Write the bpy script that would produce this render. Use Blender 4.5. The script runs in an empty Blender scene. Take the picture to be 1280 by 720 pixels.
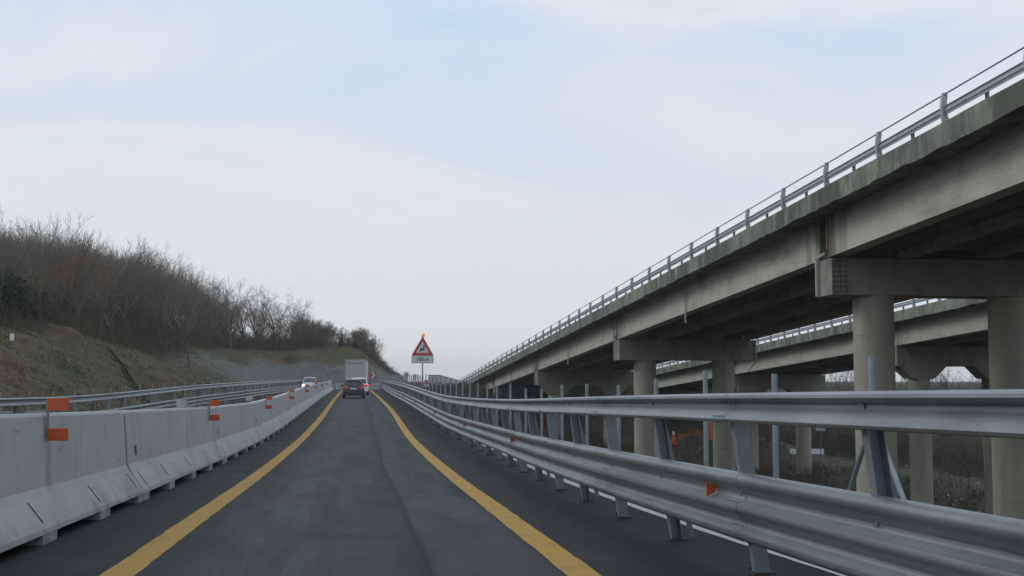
import bpy, bmesh, math, random
import numpy as np
from mathutils import Vector, Matrix

SC = bpy.context.scene
COL = SC.collection
rad = math.radians

# ------------------------------------------------------------------ camera, sky, sun, exposure
cam_d = bpy.data.cameras.new('camera'); cam = bpy.data.objects.new('camera', cam_d); COL.objects.link(cam)
cam.location = (0, 0, 1.45)
cam.rotation_euler = (rad(90 + 4.42), 0, rad(-5.256))
cam_d.sensor_width = 36; cam_d.lens = 42.19; cam_d.clip_start = 0.1; cam_d.clip_end = 12000
SC.camera = cam
SC.view_settings.view_transform = 'Standard'; SC.view_settings.look = 'None'
SC.view_settings.gamma = 1; SC.view_settings.use_curve_mapping = False
SC.view_settings.exposure = 0.0

SUN_EL, SUN_AZ = 30, -78          # degrees; azimuth measured from +Y towards +X
W = bpy.data.worlds.new('World'); SC.world = W; W.use_nodes = True
nt = W.node_tree; nt.nodes.clear()
def N(t, typ, **kw):
    n = t.nodes.new(typ)
    for k, v in kw.items():
        if k == 'inp':
            for kk, vv in v.items(): n.inputs[kk].default_value = vv
        else: setattr(n, k, v)
    return n
def ramp(t, stops, interp='LINEAR'):
    n = t.nodes.new('ShaderNodeValToRGB'); cr = n.color_ramp; cr.interpolation = interp
    while len(cr.elements) < len(stops): cr.elements.new(0.5)
    for e, (p, c) in zip(cr.elements, stops):
        e.position = p
        e.color = (c, c, c, 1) if isinstance(c, (int, float)) else (*c, 1)
    return n
out = N(nt, 'ShaderNodeOutputWorld'); bg = N(nt, 'ShaderNodeBackground'); bg.inputs[1].default_value = 0.1
nt.links.new(bg.outputs[0], out.inputs[0])
sky = N(nt, 'ShaderNodeTexSky', sky_type='NISHITA', sun_disc=False, sun_elevation=rad(SUN_EL), sun_rotation=rad(SUN_AZ))
tc = N(nt, 'ShaderNodeTexCoord')
mp = N(nt, 'ShaderNodeMapping'); mp.inputs['Scale'].default_value = (1.0, 1.0, 4.2); mp.inputs['Rotation'].default_value = (0, rad(-16), 0)
mp.inputs['Location'].default_value = (15.9, 2.7, 2.8)
nz = N(nt, 'ShaderNodeTexNoise'); nz.inputs['Scale'].default_value = 2.1; nz.inputs['Detail'].default_value = 7; nz.inputs['Roughness'].default_value = 0.56; nz.inputs['Distortion'].default_value = 0.55
nt.links.new(tc.outputs['Generated'], mp.inputs[0]); nt.links.new(mp.outputs[0], nz.inputs['Vector'])
# cloud colour: from grey-blue thin veil to bright white
cr = ramp(nt, [(0.31, (5.6, 7.2, 9.0)), (0.46, (6.9, 7.85, 9.0)), (0.58, (7.75, 8.25, 8.9)), (0.68, (7.1, 7.8, 8.5)), (0.76, (6.6, 7.3, 8.1))])
nt.links.new(nz.outputs['Fac'], cr.inputs[0])
sep = N(nt, 'ShaderNodeSeparateXYZ'); nt.links.new(tc.outputs['Generated'], sep.inputs[0])
hr = ramp(nt, [(0.0, 0.0), (0.34, 1.0)], 'EASE')
nt.links.new(sep.outputs['Z'], hr.inputs[0])
mx = N(nt, 'ShaderNodeMix', data_type='RGBA'); mx.inputs[6].default_value = (7.75, 8.0, 8.3, 1)
nt.links.new(hr.outputs[0], mx.inputs[0]); nt.links.new(cr.outputs[0], mx.inputs[7])
mx2 = N(nt, 'ShaderNodeMix', data_type='RGBA'); mx2.inputs[0].default_value = 0.97
nt.links.new(sky.outputs[0], mx2.inputs[6]); nt.links.new(mx.outputs[2], mx2.inputs[7])
nt.links.new(mx2.outputs[2], bg.inputs[0])

sun_d = bpy.data.lights.new('sun', 'SUN'); sun_d.energy = 0.75; sun_d.angle = rad(20); sun_d.color = (1, 0.96, 0.9)
sun = bpy.data.objects.new('sun', sun_d); COL.objects.link(sun)
sd = Vector((math.sin(rad(SUN_AZ)) * math.cos(rad(SUN_EL)), math.cos(rad(SUN_AZ)) * math.cos(rad(SUN_EL)), math.sin(rad(SUN_EL))))
sun.rotation_euler = sd.to_track_quat('Z', 'Y').to_euler()

# ------------------------------------------------------------------ materials
def mat(name, base, rough=0.6, metal=0.0, var=0.0, scale=4.0, stretch=(1, 1, 1), dark=None, dscale=1.0, dlo=.5, dhi=.7,
        bump=0.0, bscale=30.0, emit=None, estr=0.0, spec=0.5, coords='Object', streak=None):
    m = bpy.data.materials.new(name); m.use_nodes = True
    t = m.node_tree; b = t.nodes['Principled BSDF']
    b.inputs['Base Color'].default_value = (*base, 1); b.inputs['Roughness'].default_value = rough
    b.inputs['Metallic'].default_value = metal; b.inputs['Specular IOR Level'].default_value = spec
    if emit: b.inputs['Emission Color'].default_value = (*emit, 1); b.inputs['Emission Strength'].default_value = estr
    if var or dark or bump or streak:
        c = N(t, 'ShaderNodeTexCoord'); mpn = N(t, 'ShaderNodeMapping'); mpn.inputs['Scale'].default_value = stretch
        t.links.new(c.outputs[coords], mpn.inputs[0])
        col = None
        if var:
            n = N(t, 'ShaderNodeTexNoise'); n.inputs['Scale'].default_value = scale; n.inputs['Detail'].default_value = 6; n.inputs['Roughness'].default_value = .65
            t.links.new(mpn.outputs[0], n.inputs['Vector'])
            r = ramp(t, [(0.25, tuple(max(0, x * (1 - var)) for x in base)), (0.75, tuple(min(1, x * (1 + var)) for x in base))])
            t.links.new(n.outputs['Fac'], r.inputs[0]); col = r.outputs[0]
        for dk, dsc, lo, hi, st in ([(dark, dscale, dlo, dhi, None)] if dark else []) + ([streak] if streak else []):
            n = N(t, 'ShaderNodeTexNoise'); n.inputs['Scale'].default_value = dsc; n.inputs['Detail'].default_value = 5; n.inputs['Roughness'].default_value = .6
            if st:
                m2 = N(t, 'ShaderNodeMapping'); m2.inputs['Scale'].default_value = st; t.links.new(c.outputs[coords], m2.inputs[0]); t.links.new(m2.outputs[0], n.inputs['Vector'])
            else: t.links.new(mpn.outputs[0], n.inputs['Vector'])
            r = ramp(t, [(lo, 0.0), (hi, 1.0)]); t.links.new(n.outputs['Fac'], r.inputs[0])
            mm = N(t, 'ShaderNodeMix', data_type='RGBA'); mm.inputs[7].default_value = (*dk, 1)
            if col: t.links.new(col, mm.inputs[6])
            else: mm.inputs[6].default_value = (*base, 1)
            t.links.new(r.outputs[0], mm.inputs[0]); col = mm.outputs[2]
        if col: t.links.new(col, b.inputs['Base Color'])
        if bump:
            n = N(t, 'ShaderNodeTexNoise'); n.inputs['Scale'].default_value = bscale; n.inputs['Detail'].default_value = 4
            t.links.new(mpn.outputs[0], n.inputs['Vector'])
            bp = N(t, 'ShaderNodeBump'); bp.inputs['Strength'].default_value = bump; bp.inputs['Distance'].default_value = .02
            t.links.new(n.outputs['Fac'], bp.inputs['Height']); t.links.new(bp.outputs[0], b.inputs['Normal'])
    return m

def overlay(m, col, fac_socket_fn):
    # lay a second colour over whatever feeds the base colour
    t = m.node_tree; b = t.nodes['Principled BSDF']; inp = b.inputs['Base Color']
    mm = N(t, 'ShaderNodeMix', data_type='RGBA'); mm.inputs[7].default_value = (*col, 1)
    if inp.links: src = inp.links[0].from_socket; t.links.new(src, mm.inputs[6])
    else: mm.inputs[6].default_value = inp.default_value
    t.links.new(fac_socket_fn(t), mm.inputs[0]); t.links.new(mm.outputs[2], inp)
def f_lines(period, width, strength, slope=0.0, axis='Z'):
    # thin joint lines every `period` metres, broken up by noise
    def fn(t):
        c = N(t, 'ShaderNodeTexCoord'); sp = N(t, 'ShaderNodeSeparateXYZ'); t.links.new(c.outputs['Object'], sp.inputs[0])
        a = N(t, 'ShaderNodeMath', operation='MULTIPLY_ADD'); a.inputs[1].default_value = slope; t.links.new(sp.outputs['Y'], a.inputs[0]); t.links.new(sp.outputs[axis], a.inputs[2])
        d = N(t, 'ShaderNodeMath', operation='DIVIDE'); d.inputs[1].default_value = period; t.links.new(a.outputs[0], d.inputs[0])
        f = N(t, 'ShaderNodeMath', operation='FRACT'); t.links.new(d.outputs[0], f.inputs[0])
        r = ramp(t, [(0, strength), (width/period, strength*.9), (min(.99, 1.6*width/period), 0)]); t.links.new(f.outputs[0], r.inputs[0])
        n = N(t, 'ShaderNodeTexNoise'); n.inputs['Scale'].default_value = .9; n.inputs['Detail'].default_value = 5; t.links.new(c.outputs['Object'], n.inputs['Vector'])
        r2 = ramp(t, [(.35, .15), (.65, 1)]); t.links.new(n.outputs['Fac'], r2.inputs[0])
        mu = N(t, 'ShaderNodeMath', operation='MULTIPLY'); t.links.new(r.outputs[0], mu.inputs[0]); t.links.new(r2.outputs[0], mu.inputs[1]); return mu.outputs[0]
    return fn
def f_noise(scale, stretch, lo, hi, top=1.0, detail=6, zmin=None, zmax=None, coords='Object'):
    # stains: stretched noise, optionally confined to a band of heights (splash zone, drip zone)
    def fn(t):
        c = N(t, 'ShaderNodeTexCoord'); mp_ = N(t, 'ShaderNodeMapping'); mp_.inputs['Scale'].default_value = stretch; t.links.new(c.outputs[coords], mp_.inputs[0])
        n = N(t, 'ShaderNodeTexNoise'); n.inputs['Scale'].default_value = scale; n.inputs['Detail'].default_value = detail; n.inputs['Roughness'].default_value = .62; t.links.new(mp_.outputs[0], n.inputs['Vector'])
        r = ramp(t, [(lo, 0), (hi, top)]); t.links.new(n.outputs['Fac'], r.inputs[0])
        if zmin is None: return r.outputs[0]
        sp = N(t, 'ShaderNodeSeparateXYZ'); t.links.new(c.outputs[coords], sp.inputs[0])
        mr = N(t, 'ShaderNodeMapRange'); mr.inputs[1].default_value = zmin; mr.inputs[2].default_value = zmax; mr.inputs[3].default_value = 1; mr.inputs[4].default_value = 0; t.links.new(sp.outputs['Z'], mr.inputs[0])
        mu = N(t, 'ShaderNodeMath', operation='MULTIPLY'); t.links.new(r.outputs[0], mu.inputs[0]); t.links.new(mr.outputs[0], mu.inputs[1]); return mu.outputs[0]
    return fn
def f_joint(period, half, top):
    # leak stains that run down below the deck joints over the piers
    def fn(t):
        c = N(t, 'ShaderNodeTexCoord'); sp = N(t, 'ShaderNodeSeparateXYZ'); t.links.new(c.outputs['Object'], sp.inputs[0])
        d = N(t, 'ShaderNodeMath', operation='MULTIPLY_ADD'); d.inputs[1].default_value = 1/period; d.inputs[2].default_value = .5; t.links.new(sp.outputs['Y'], d.inputs[0])
        f = N(t, 'ShaderNodeMath', operation='FRACT'); t.links.new(d.outputs[0], f.inputs[0])
        h = half/period; r = ramp(t, [(.5-h, 0), (.5-h*.25, 1), (.5+h*.25, 1), (.5+h, 0)]); t.links.new(f.outputs[0], r.inputs[0])
        m_ = N(t, 'ShaderNodeMapping'); m_.inputs['Scale'].default_value = (1.4, 1.4, .22); t.links.new(c.outputs['Object'], m_.inputs[0])
        n = N(t, 'ShaderNodeTexNoise'); n.inputs['Scale'].default_value = 1.6; n.inputs['Detail'].default_value = 6; t.links.new(m_.outputs[0], n.inputs['Vector'])
        r2 = ramp(t, [(.38, 0), (.62, top)]); t.links.new(n.outputs['Fac'], r2.inputs[0])
        mu = N(t, 'ShaderNodeMath', operation='MULTIPLY'); t.links.new(r.outputs[0], mu.inputs[0]); t.links.new(r2.outputs[0], mu.inputs[1]); return mu.outputs[0]
    return fn
M = {}
M['galv'] = mat('galvanised_steel', (.235, .258, .268), .46, .6, .2, 3.0, (1, .35, 1), (.175, .195, .20), 1.6, .52, .75, .05, 22)
M['galv_dark'] = mat('weathered_galvanised_steel', (.16, .18, .19), .6, .3, .2, 5.0)
M['galv_post'] = mat('galvanised_post_steel', (.20, .235, .255), .55, .2, .25, 6.0)
M['galv_pole'] = mat('galvanised_pole_steel', (.27, .315, .34), .5, .25, .22, 7.0)
M['parapet'] = mat('painted_parapet_steel', (.33, .38, .41), .6, .1, .2, 5.0)
M['njb'] = mat('barrier_concrete', (.435, .45, .455), .85, 0, .10, 2.2, (1, 1, 1), (.32, .335, .34), 1.1, .52, .8, .12, 40, streak=((.27, .28, .28), 3.0, .6, .85, (1.2, 1.2, .3)))
M['njb_dark'] = mat('dark_slot', (.05, .05, .05), .9)
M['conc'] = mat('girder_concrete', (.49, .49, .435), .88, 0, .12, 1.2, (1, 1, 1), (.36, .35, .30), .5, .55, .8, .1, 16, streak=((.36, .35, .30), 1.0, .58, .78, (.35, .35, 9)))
M['conc_col'] = mat('column_concrete', (.345, .33, .27), .9, 0, .15, .9, (1, 1, .5), (.25, .235, .20), .6, .5, .8, .12, 14, streak=((.27, .25, .21), 1.2, .55, .8, (2.2, 2.2, .22)))
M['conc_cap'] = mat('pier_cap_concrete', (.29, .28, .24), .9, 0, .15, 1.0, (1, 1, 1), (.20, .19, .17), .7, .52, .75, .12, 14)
M['conc_fascia'] = mat('weathered_edge_concrete', (.235, .245, .205), .92, 0, .25, 2.0, (1, 1, 1), (.17, .175, .15), .9, .5, .75, .25, 14, streak=((.105, .105, .09), 1.1, .55, .75, (1.3, 1.3, .5)))
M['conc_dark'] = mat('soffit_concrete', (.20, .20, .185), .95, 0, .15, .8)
M['rebar'] = mat('rusty_rebar', (.055, .045, .038), .8, .1, .3, 20)
M['rust_pipe'] = mat('rusty_pipe', (.28, .16, .09), .7, .2, .4, 9)
M['pvc_pipe'] = mat('grey_drain_pipe', (.40, .41, .41), .5, 0, .15, 6)
M['yellow'] = mat('yellow_marking', (.375, .215, .026), .75, 0, .13, 5, (1, 1, 1), (.24, .155, .05), 1.5, .55, .8, .15, 60, coords='UV')
M['white_line'] = mat('white_marking', (.50, .50, .49), .7, 0, .12, 6, (1, 1, 1), (.12, .12, .12), 5, .6, .75, coords='UV')
M['orange'] = mat('orange_reflector', (.52, .085, .022), .5, 0, .08, 8)
M['grey_plastic'] = mat('grey_plastic', (.42, .44, .44), .5, 0, .1, 6)
M['bracket'] = mat('bracket_steel', (.24, .25, .27), .5, .3)
M['black_plastic'] = mat('black_plastic', (.02, .02, .022), .5)
M['tyre'] = mat('tyre_rubber', (.022, .022, .022), .85)
M['rim'] = mat('alloy_rim', (.42, .43, .44), .35, .7)
M['glass'] = mat('car_glass', (.022, .027, .03), .06, 0, spec=.7)
M['paint_dark'] = mat('dark_grey_car_paint', (.065, .078, .092), .28, .3)
M['paint_white'] = mat('white_car_paint', (.72, .73, .73), .3)
M['paint_silver'] = mat('silver_car_paint', (.50, .52, .54), .32, .3)
M['lamp_red'] = mat('lit_red_lamp', (.55, .02, .02), .3, emit=(1, .05, .04), estr=.15)
M['lamp_red_hot'] = mat('lit_brake_lamp', (.7, .03, .03), .3, emit=(1, .07, .06), estr=1.1)
M['headlight'] = mat('lit_headlight', (.9, .9, .85), .2, emit=(1, .95, .82), estr=9)
M['plate'] = mat('number_plate', (.62, .62, .60), .5)
M['truck_white'] = mat('truck_panel', (.45, .46, .455), .55, 0, .05, 1.5)
M['truck_grey'] = mat('truck_frame', (.36, .36, .36), .5, .3)
M['letter_blue'] = mat('blue_lettering', (.07, .10, .24), .6)
M['sign_red'] = mat('sign_red', (.50, .045, .06), .5)
M['sign_white'] = mat('sign_white', (.63, .65, .66), .5)
M['sign_black'] = mat('sign_black', (.02, .02, .02), .6)
M['amber'] = mat('amber_lamp', (.85, .33, .10), .35, emit=(1, .45, .15), estr=.25)
M['bark'] = mat('bark', (.085, .075, .066), .95, 0, .3, 3, (1, 1, .4))
M['twig'] = mat('bare_twigs', (.118, .098, .074), .95)
M['twig_pale'] = mat('pale_bare_twigs', (.168, .145, .115), .95)
M['brush'] = mat('brown_undergrowth', (.128, .098, .068), .95, 0, .5, .22, (1, 1, 1), (.085, .082, .052), .12, .45, .6)
M['twig_red'] = mat('reddish_bare_twigs', (.142, .102, .075), .95)
M['twig_grey'] = mat('grey_bare_twigs', (.115, .108, .088), .95)
M['wet_soil'] = mat('wet_soil', (.042, .034, .026), 1.0, spec=.1)
M['evergreen'] = mat('evergreen_leaves', (.035, .05, .032), .9, 0, .3, 3)
M['grass_blade'] = mat('dry_grass', (.105, .087, .052), .95, 0, .4, .5, (1, 1, 1), (.052, .062, .030), .16, .5, .62)
M['shed'] = mat('grey_cladding', (.50, .50, .49), .6, 0, .08, 2)
M['cone_red'] = mat('cone_orange', (.62, .10, .04), .6, 0, .15, 6)
M['net'] = mat('orange_net', (.50, .13, .05), .8, 0, .25, 5)
M['white_paint'] = mat('white_paint', (.75, .76, .76), .5)

overlay(M['galv'], (.10, .105, .10), f_noise(2.2, (1, .25, 1.6), .50, .74, .75))
overlay(M['galv'], (.36, .39, .40), f_noise(14, (1, .6, 1), .60, .72, .5))
overlay(M['njb'], (.20, .20, .195), f_noise(2.0, (1.6, 1.6, .35), .56, .80, .6))
overlay(M['njb'], (.13, .13, .125), f_noise(2.4, (1, 1, 1), .30, .70, .85, 6, .0, .42))
overlay(M['njb'], (.10, .10, .10), f_noise(5.0, (.35, .35, 3.0), .64, .72, .5))
overlay(M['conc'], (.30, .295, .26), f_lines(.17, .016, .4, .0498))
overlay(M['conc'], (.19, .18, .15), f_noise(.75, (.5, .5, .9), .60, .82, .6))
overlay(M['conc'], (.15, .145, .12), f_noise(1.0, (.8, .8, .10), .60, .74, .65)); overlay(M['conc'], (.19, .12, .07), f_noise(3.0, (1, 1, 1), .72, .78, .7))
overlay(M['conc_fascia'], (.075, .078, .065), f_noise(1.15, (1, 1, .16), .46, .64, .9))
overlay(M['conc_fascia'], (.44, .42, .34), f_noise(1.7, (1, 1, 1), .62, .74, .6))
overlay(M['conc_fascia'], (.06, .062, .052), f_noise(6.0, (1, 1, .12), .60, .72, .7))
overlay(M['conc'], (.12, .115, .095), f_joint(36.2, 2.6, .95)); overlay(M['conc_fascia'], (.07, .072, .06), f_joint(36.2, 4.0, .8))
overlay(M['conc_fascia'], (.085, .09, .07), f_noise(.55, (1, 1, .3), .50, .62, .85)); overlay(M['conc_fascia'], (.42, .405, .34), f_noise(1.3, (1, 1, .8), .64, .70, .75))
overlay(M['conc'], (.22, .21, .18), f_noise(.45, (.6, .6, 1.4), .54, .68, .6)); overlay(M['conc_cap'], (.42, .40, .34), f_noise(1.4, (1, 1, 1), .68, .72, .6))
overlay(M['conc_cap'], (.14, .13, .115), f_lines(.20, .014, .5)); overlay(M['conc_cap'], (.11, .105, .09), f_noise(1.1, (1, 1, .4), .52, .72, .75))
overlay(M['conc_col'], (.17, .16, .13), f_lines(3.1, .035, .9)); overlay(M['conc_col'], (.20, .185, .15), f_noise(1.3, (1.6, 1.6, .14), .54, .72, .7)); overlay(M['conc_col'], (.10, .09, .075), f_noise(9, (1, 1, 1), .74, .78, .8))
overlay(M['yellow'], (.05, .045, .035), f_noise(3.5, (1.6, .5, 1), .56, .76, .65, 8, coords='UV')); overlay(M['yellow'], (.045, .043, .038), f_noise(45, (1, .7, 1), .58, .70, .8, 4, coords='UV'))

def asphalt_mat():
    m = bpy.data.materials.new('asphalt'); m.use_nodes = True; t = m.node_tree; b = t.nodes['Principled BSDF']
    uv = N(t, 'ShaderNodeTexCoord'); sp = N(t, 'ShaderNodeSeparateXYZ'); t.links.new(uv.outputs['UV'], sp.inputs[0])
    # wobble the lateral coordinate so worn bands wander
    mpn = N(t, 'ShaderNodeMapping'); mpn.inputs['Scale'].default_value = (.35, .06, 1); t.links.new(uv.outputs['UV'], mpn.inputs[0])
    nw = N(t, 'ShaderNodeTexNoise'); nw.inputs['Scale'].default_value = 1.0; nw.inputs['Detail'].default_value = 4; t.links.new(mpn.outputs[0], nw.inputs['Vector'])
    ma = N(t, 'ShaderNodeMath', operation='MULTIPLY_ADD'); ma.inputs[1].default_value = .5; ma.inputs[2].default_value = -.25
    t.links.new(nw.outputs['Fac'], ma.inputs[0])
    ad = N(t, 'ShaderNodeMath', operation='ADD'); t.links.new(sp.outputs['X'], ad.inputs[0]); t.links.new(ma.outputs[0], ad.inputs[1])
    mr = N(t, 'ShaderNodeMapRange'); mr.inputs[1].default_value = -4; mr.inputs[2].default_value = 4; t.links.new(ad.outputs[0], mr.inputs[0])
    def p(x): return (x + 4) / 8
    D, Lg, Mid = (.0185, .0205, .0215), (.040, .0465, .053), (.030, .034, .038)
    r = ramp(t, [(p(-2.2), D), (p(-1.5), (.0235, .027, .030)), (p(-1.0), Lg), (p(-.2), (.037, .0425, .048)), (p(.35), Mid), (p(.55), (.0215, .0245, .027)), (p(.62), (.0215, .0245, .027)), (p(.68), (.039, .045, .0505)),
                 (p(1.5), (.034, .039, .043)), (p(1.72), (.0155, .0165, .017)), (p(2.8), (.0145, .015, .015))])
    t.links.new(mr.outputs[0], r.inputs[0])
    m2 = N(t, 'ShaderNodeMapping'); m2.inputs['Scale'].default_value = (.9, .16, 1); t.links.new(uv.outputs['UV'], m2.inputs[0])
    n2 = N(t, 'ShaderNodeTexNoise'); n2.inputs['Scale'].default_value = 1.3; n2.inputs['Detail'].default_value = 7; n2.inputs['Roughness'].default_value = .7; t.links.new(m2.outputs[0], n2.inputs['Vector']); n2.inputs['Distortion'].default_value = 1.2
    r2 = ramp(t, [(.3, .45), (.5, 1.0), (.7, 1.55)]); t.links.new(n2.outputs['Fac'], r2.inputs[0])
    mu = N(t, 'ShaderNodeMix', data_type='RGBA', blend_type='MULTIPLY'); mu.inputs[0].default_value = 1
    t.links.new(r.outputs[0], mu.inputs[6]); t.links.new(r2.outputs[0], mu.inputs[7])
    n3 = N(t, 'ShaderNodeTexNoise'); n3.inputs['Scale'].default_value = 55; n3.inputs['Detail'].default_value = 3; t.links.new(uv.outputs['UV'], n3.inputs['Vector'])
    r3 = ramp(t, [(.3, .6), (.7, 1.45)]); t.links.new(n3.outputs['Fac'], r3.inputs[0])
    mu2 = N(t, 'ShaderNodeMix', data_type='RGBA', blend_type='MULTIPLY'); mu2.inputs[0].default_value = 1
    t.links.new(mu.outputs[2], mu2.inputs[6]); t.links.new(r3.outputs[0], mu2.inputs[7])
    # dusty brown patches
    n4 = N(t, 'ShaderNodeTexNoise'); n4.inputs['Scale'].default_value = .55; n4.inputs['Detail'].default_value = 4; t.links.new(uv.outputs['UV'], n4.inputs['Vector'])
    r4 = ramp(t, [(.52, 0.0), (.72, .7)]); t.links.new(n4.outputs['Fac'], r4.inputs[0])
    mm = N(t, 'ShaderNodeMix', data_type='RGBA'); mm.inputs[7].default_value = (.042, .0395, .035, 1)
    t.links.new(mu2.outputs[2], mm.inputs[6]); t.links.new(r4.outputs[0], mm.inputs[0])
    t.links.new(mm.outputs[2], b.inputs['Base Color'])
    overlay(m, (.017, .0185, .020), f_noise(1.0, (3.2, .035, 1), .52, .74, .8, 5, coords='UV'))
    overlay(m, (.016, .017, .018), f_noise(1.6, (.9, .35, 1), .60, .76, .7, 7, coords='UV'))
    overlay(m, (.085, .085, .082), f_noise(95, (1, 1, 1), .69, .75, .7, 2, coords='UV'))
    def seam(t_):                        # ragged lengthwise joint between two asphalt lifts
        r_ = ramp(t_, [(p(.585), 0), (p(.60), .9), (p(.625), .9), (p(.64), 0)]); t_.links.new(mr.outputs[0], r_.inputs[0]); return r_.outputs[0]
    overlay(m, (.012, .0125, .013), seam)
    b.inputs['Roughness'].default_value = .78; b.inputs['Specular IOR Level'].default_value = .2
    bp = N(t, 'ShaderNodeBump'); bp.inputs['Strength'].default_value = .35; bp.inputs['Distance'].default_value = .01
    t.links.new(n3.outputs['Fac'], bp.inputs['Height']); t.links.new(bp.outputs[0], b.inputs['Normal'])
    return m
M['asphalt'] = asphalt_mat()

def terrain_mat():
    m = bpy.data.materials.new('terrain'); m.use_nodes = True; t = m.node_tree; b = t.nodes['Principled BSDF']
    c = N(t, 'ShaderNodeTexCoord')
    at = N(t, 'ShaderNodeAttribute', attribute_name='cover'); sp = N(t, 'ShaderNodeSeparateColor'); t.links.new(at.outputs['Color'], sp.inputs[0])
    n1 = N(t, 'ShaderNodeTexNoise'); n1.inputs['Scale'].default_value = .16; n1.inputs['Detail'].default_value = 8; n1.inputs['Roughness'].default_value = .62; t.links.new(c.outputs['Object'], n1.inputs['Vector'])
    r1 = ramp(t, [(.30, (.040, .031, .024)), (.42, (.084, .062, .042)), (.50, (.096, .078, .048)), (.57, (.060, .066, .034)), (.64, (.084, .078, .043)), (.75, (.102, .076, .052))])
    t.links.new(n1.outputs['Fac'], r1.inputs[0])
    # bare rock / netting
    n2 = N(t, 'ShaderNodeTexNoise'); n2.inputs['Scale'].default_value = .5; n2.inputs['Detail'].default_value = 8; n2.inputs['Roughness'].default_value = .7; t.links.new(c.outputs['Object'], n2.inputs['Vector'])
    r2 = ramp(t, [(.3, (.092, .097, .085)), (.55, (.132, .138, .125)), (.75, (.115, .115, .088))]); t.links.new(n2.outputs['Fac'], r2.inputs[0])
    mg = N(t, 'ShaderNodeMix', data_type='RGBA'); t.links.new(sp.outputs[0], mg.inputs[0]); t.links.new(r1.outputs[0], mg.inputs[6]); t.links.new(r2.outputs[0], mg.inputs[7])
    # leaf litter of the wood
    r3 = ramp(t, [(.3, (.035, .029, .024)), (.7, (.075, .060, .047))]); t.links.new(n2.outputs['Fac'], r3.inputs[0])
    mw = N(t, 'ShaderNodeMix', data_type='RGBA'); t.links.new(sp.outputs[1], mw.inputs[0]); t.links.new(mg.outputs[2], mw.inputs[6]); t.links.new(r3.outputs[0], mw.inputs[7])
    # gravel
    mgv = N(t, 'ShaderNodeMix', data_type='RGBA'); mgv.inputs[7].default_value = (.085, .085, .082, 1)
    t.links.new(sp.outputs[2], mgv.inputs[0]); t.links.new(mw.outputs[2], mgv.inputs[6])
    n5 = N(t, 'ShaderNodeTexNoise'); n5.inputs['Scale'].default_value = 3.5; n5.inputs['Detail'].default_value = 6; t.links.new(c.outputs['Object'], n5.inputs['Vector'])
    r5 = ramp(t, [(.3, .6), (.7, 1.35)]); t.links.new(n5.outputs['Fac'], r5.inputs[0])
    mu = N(t, 'ShaderNodeMix', data_type='RGBA', blend_type='MULTIPLY'); mu.inputs[0].default_value = 1
    t.links.new(mgv.outputs[2], mu.inputs[6]); t.links.new(r5.outputs[0], mu.inputs[7])
    t.links.new(mu.outputs[2], b.inputs['Base Color']); b.inputs['Roughness'].default_value = .95; b.inputs['Specular IOR Level'].default_value = .1
    return m
M['terrain'] = terrain_mat()

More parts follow.
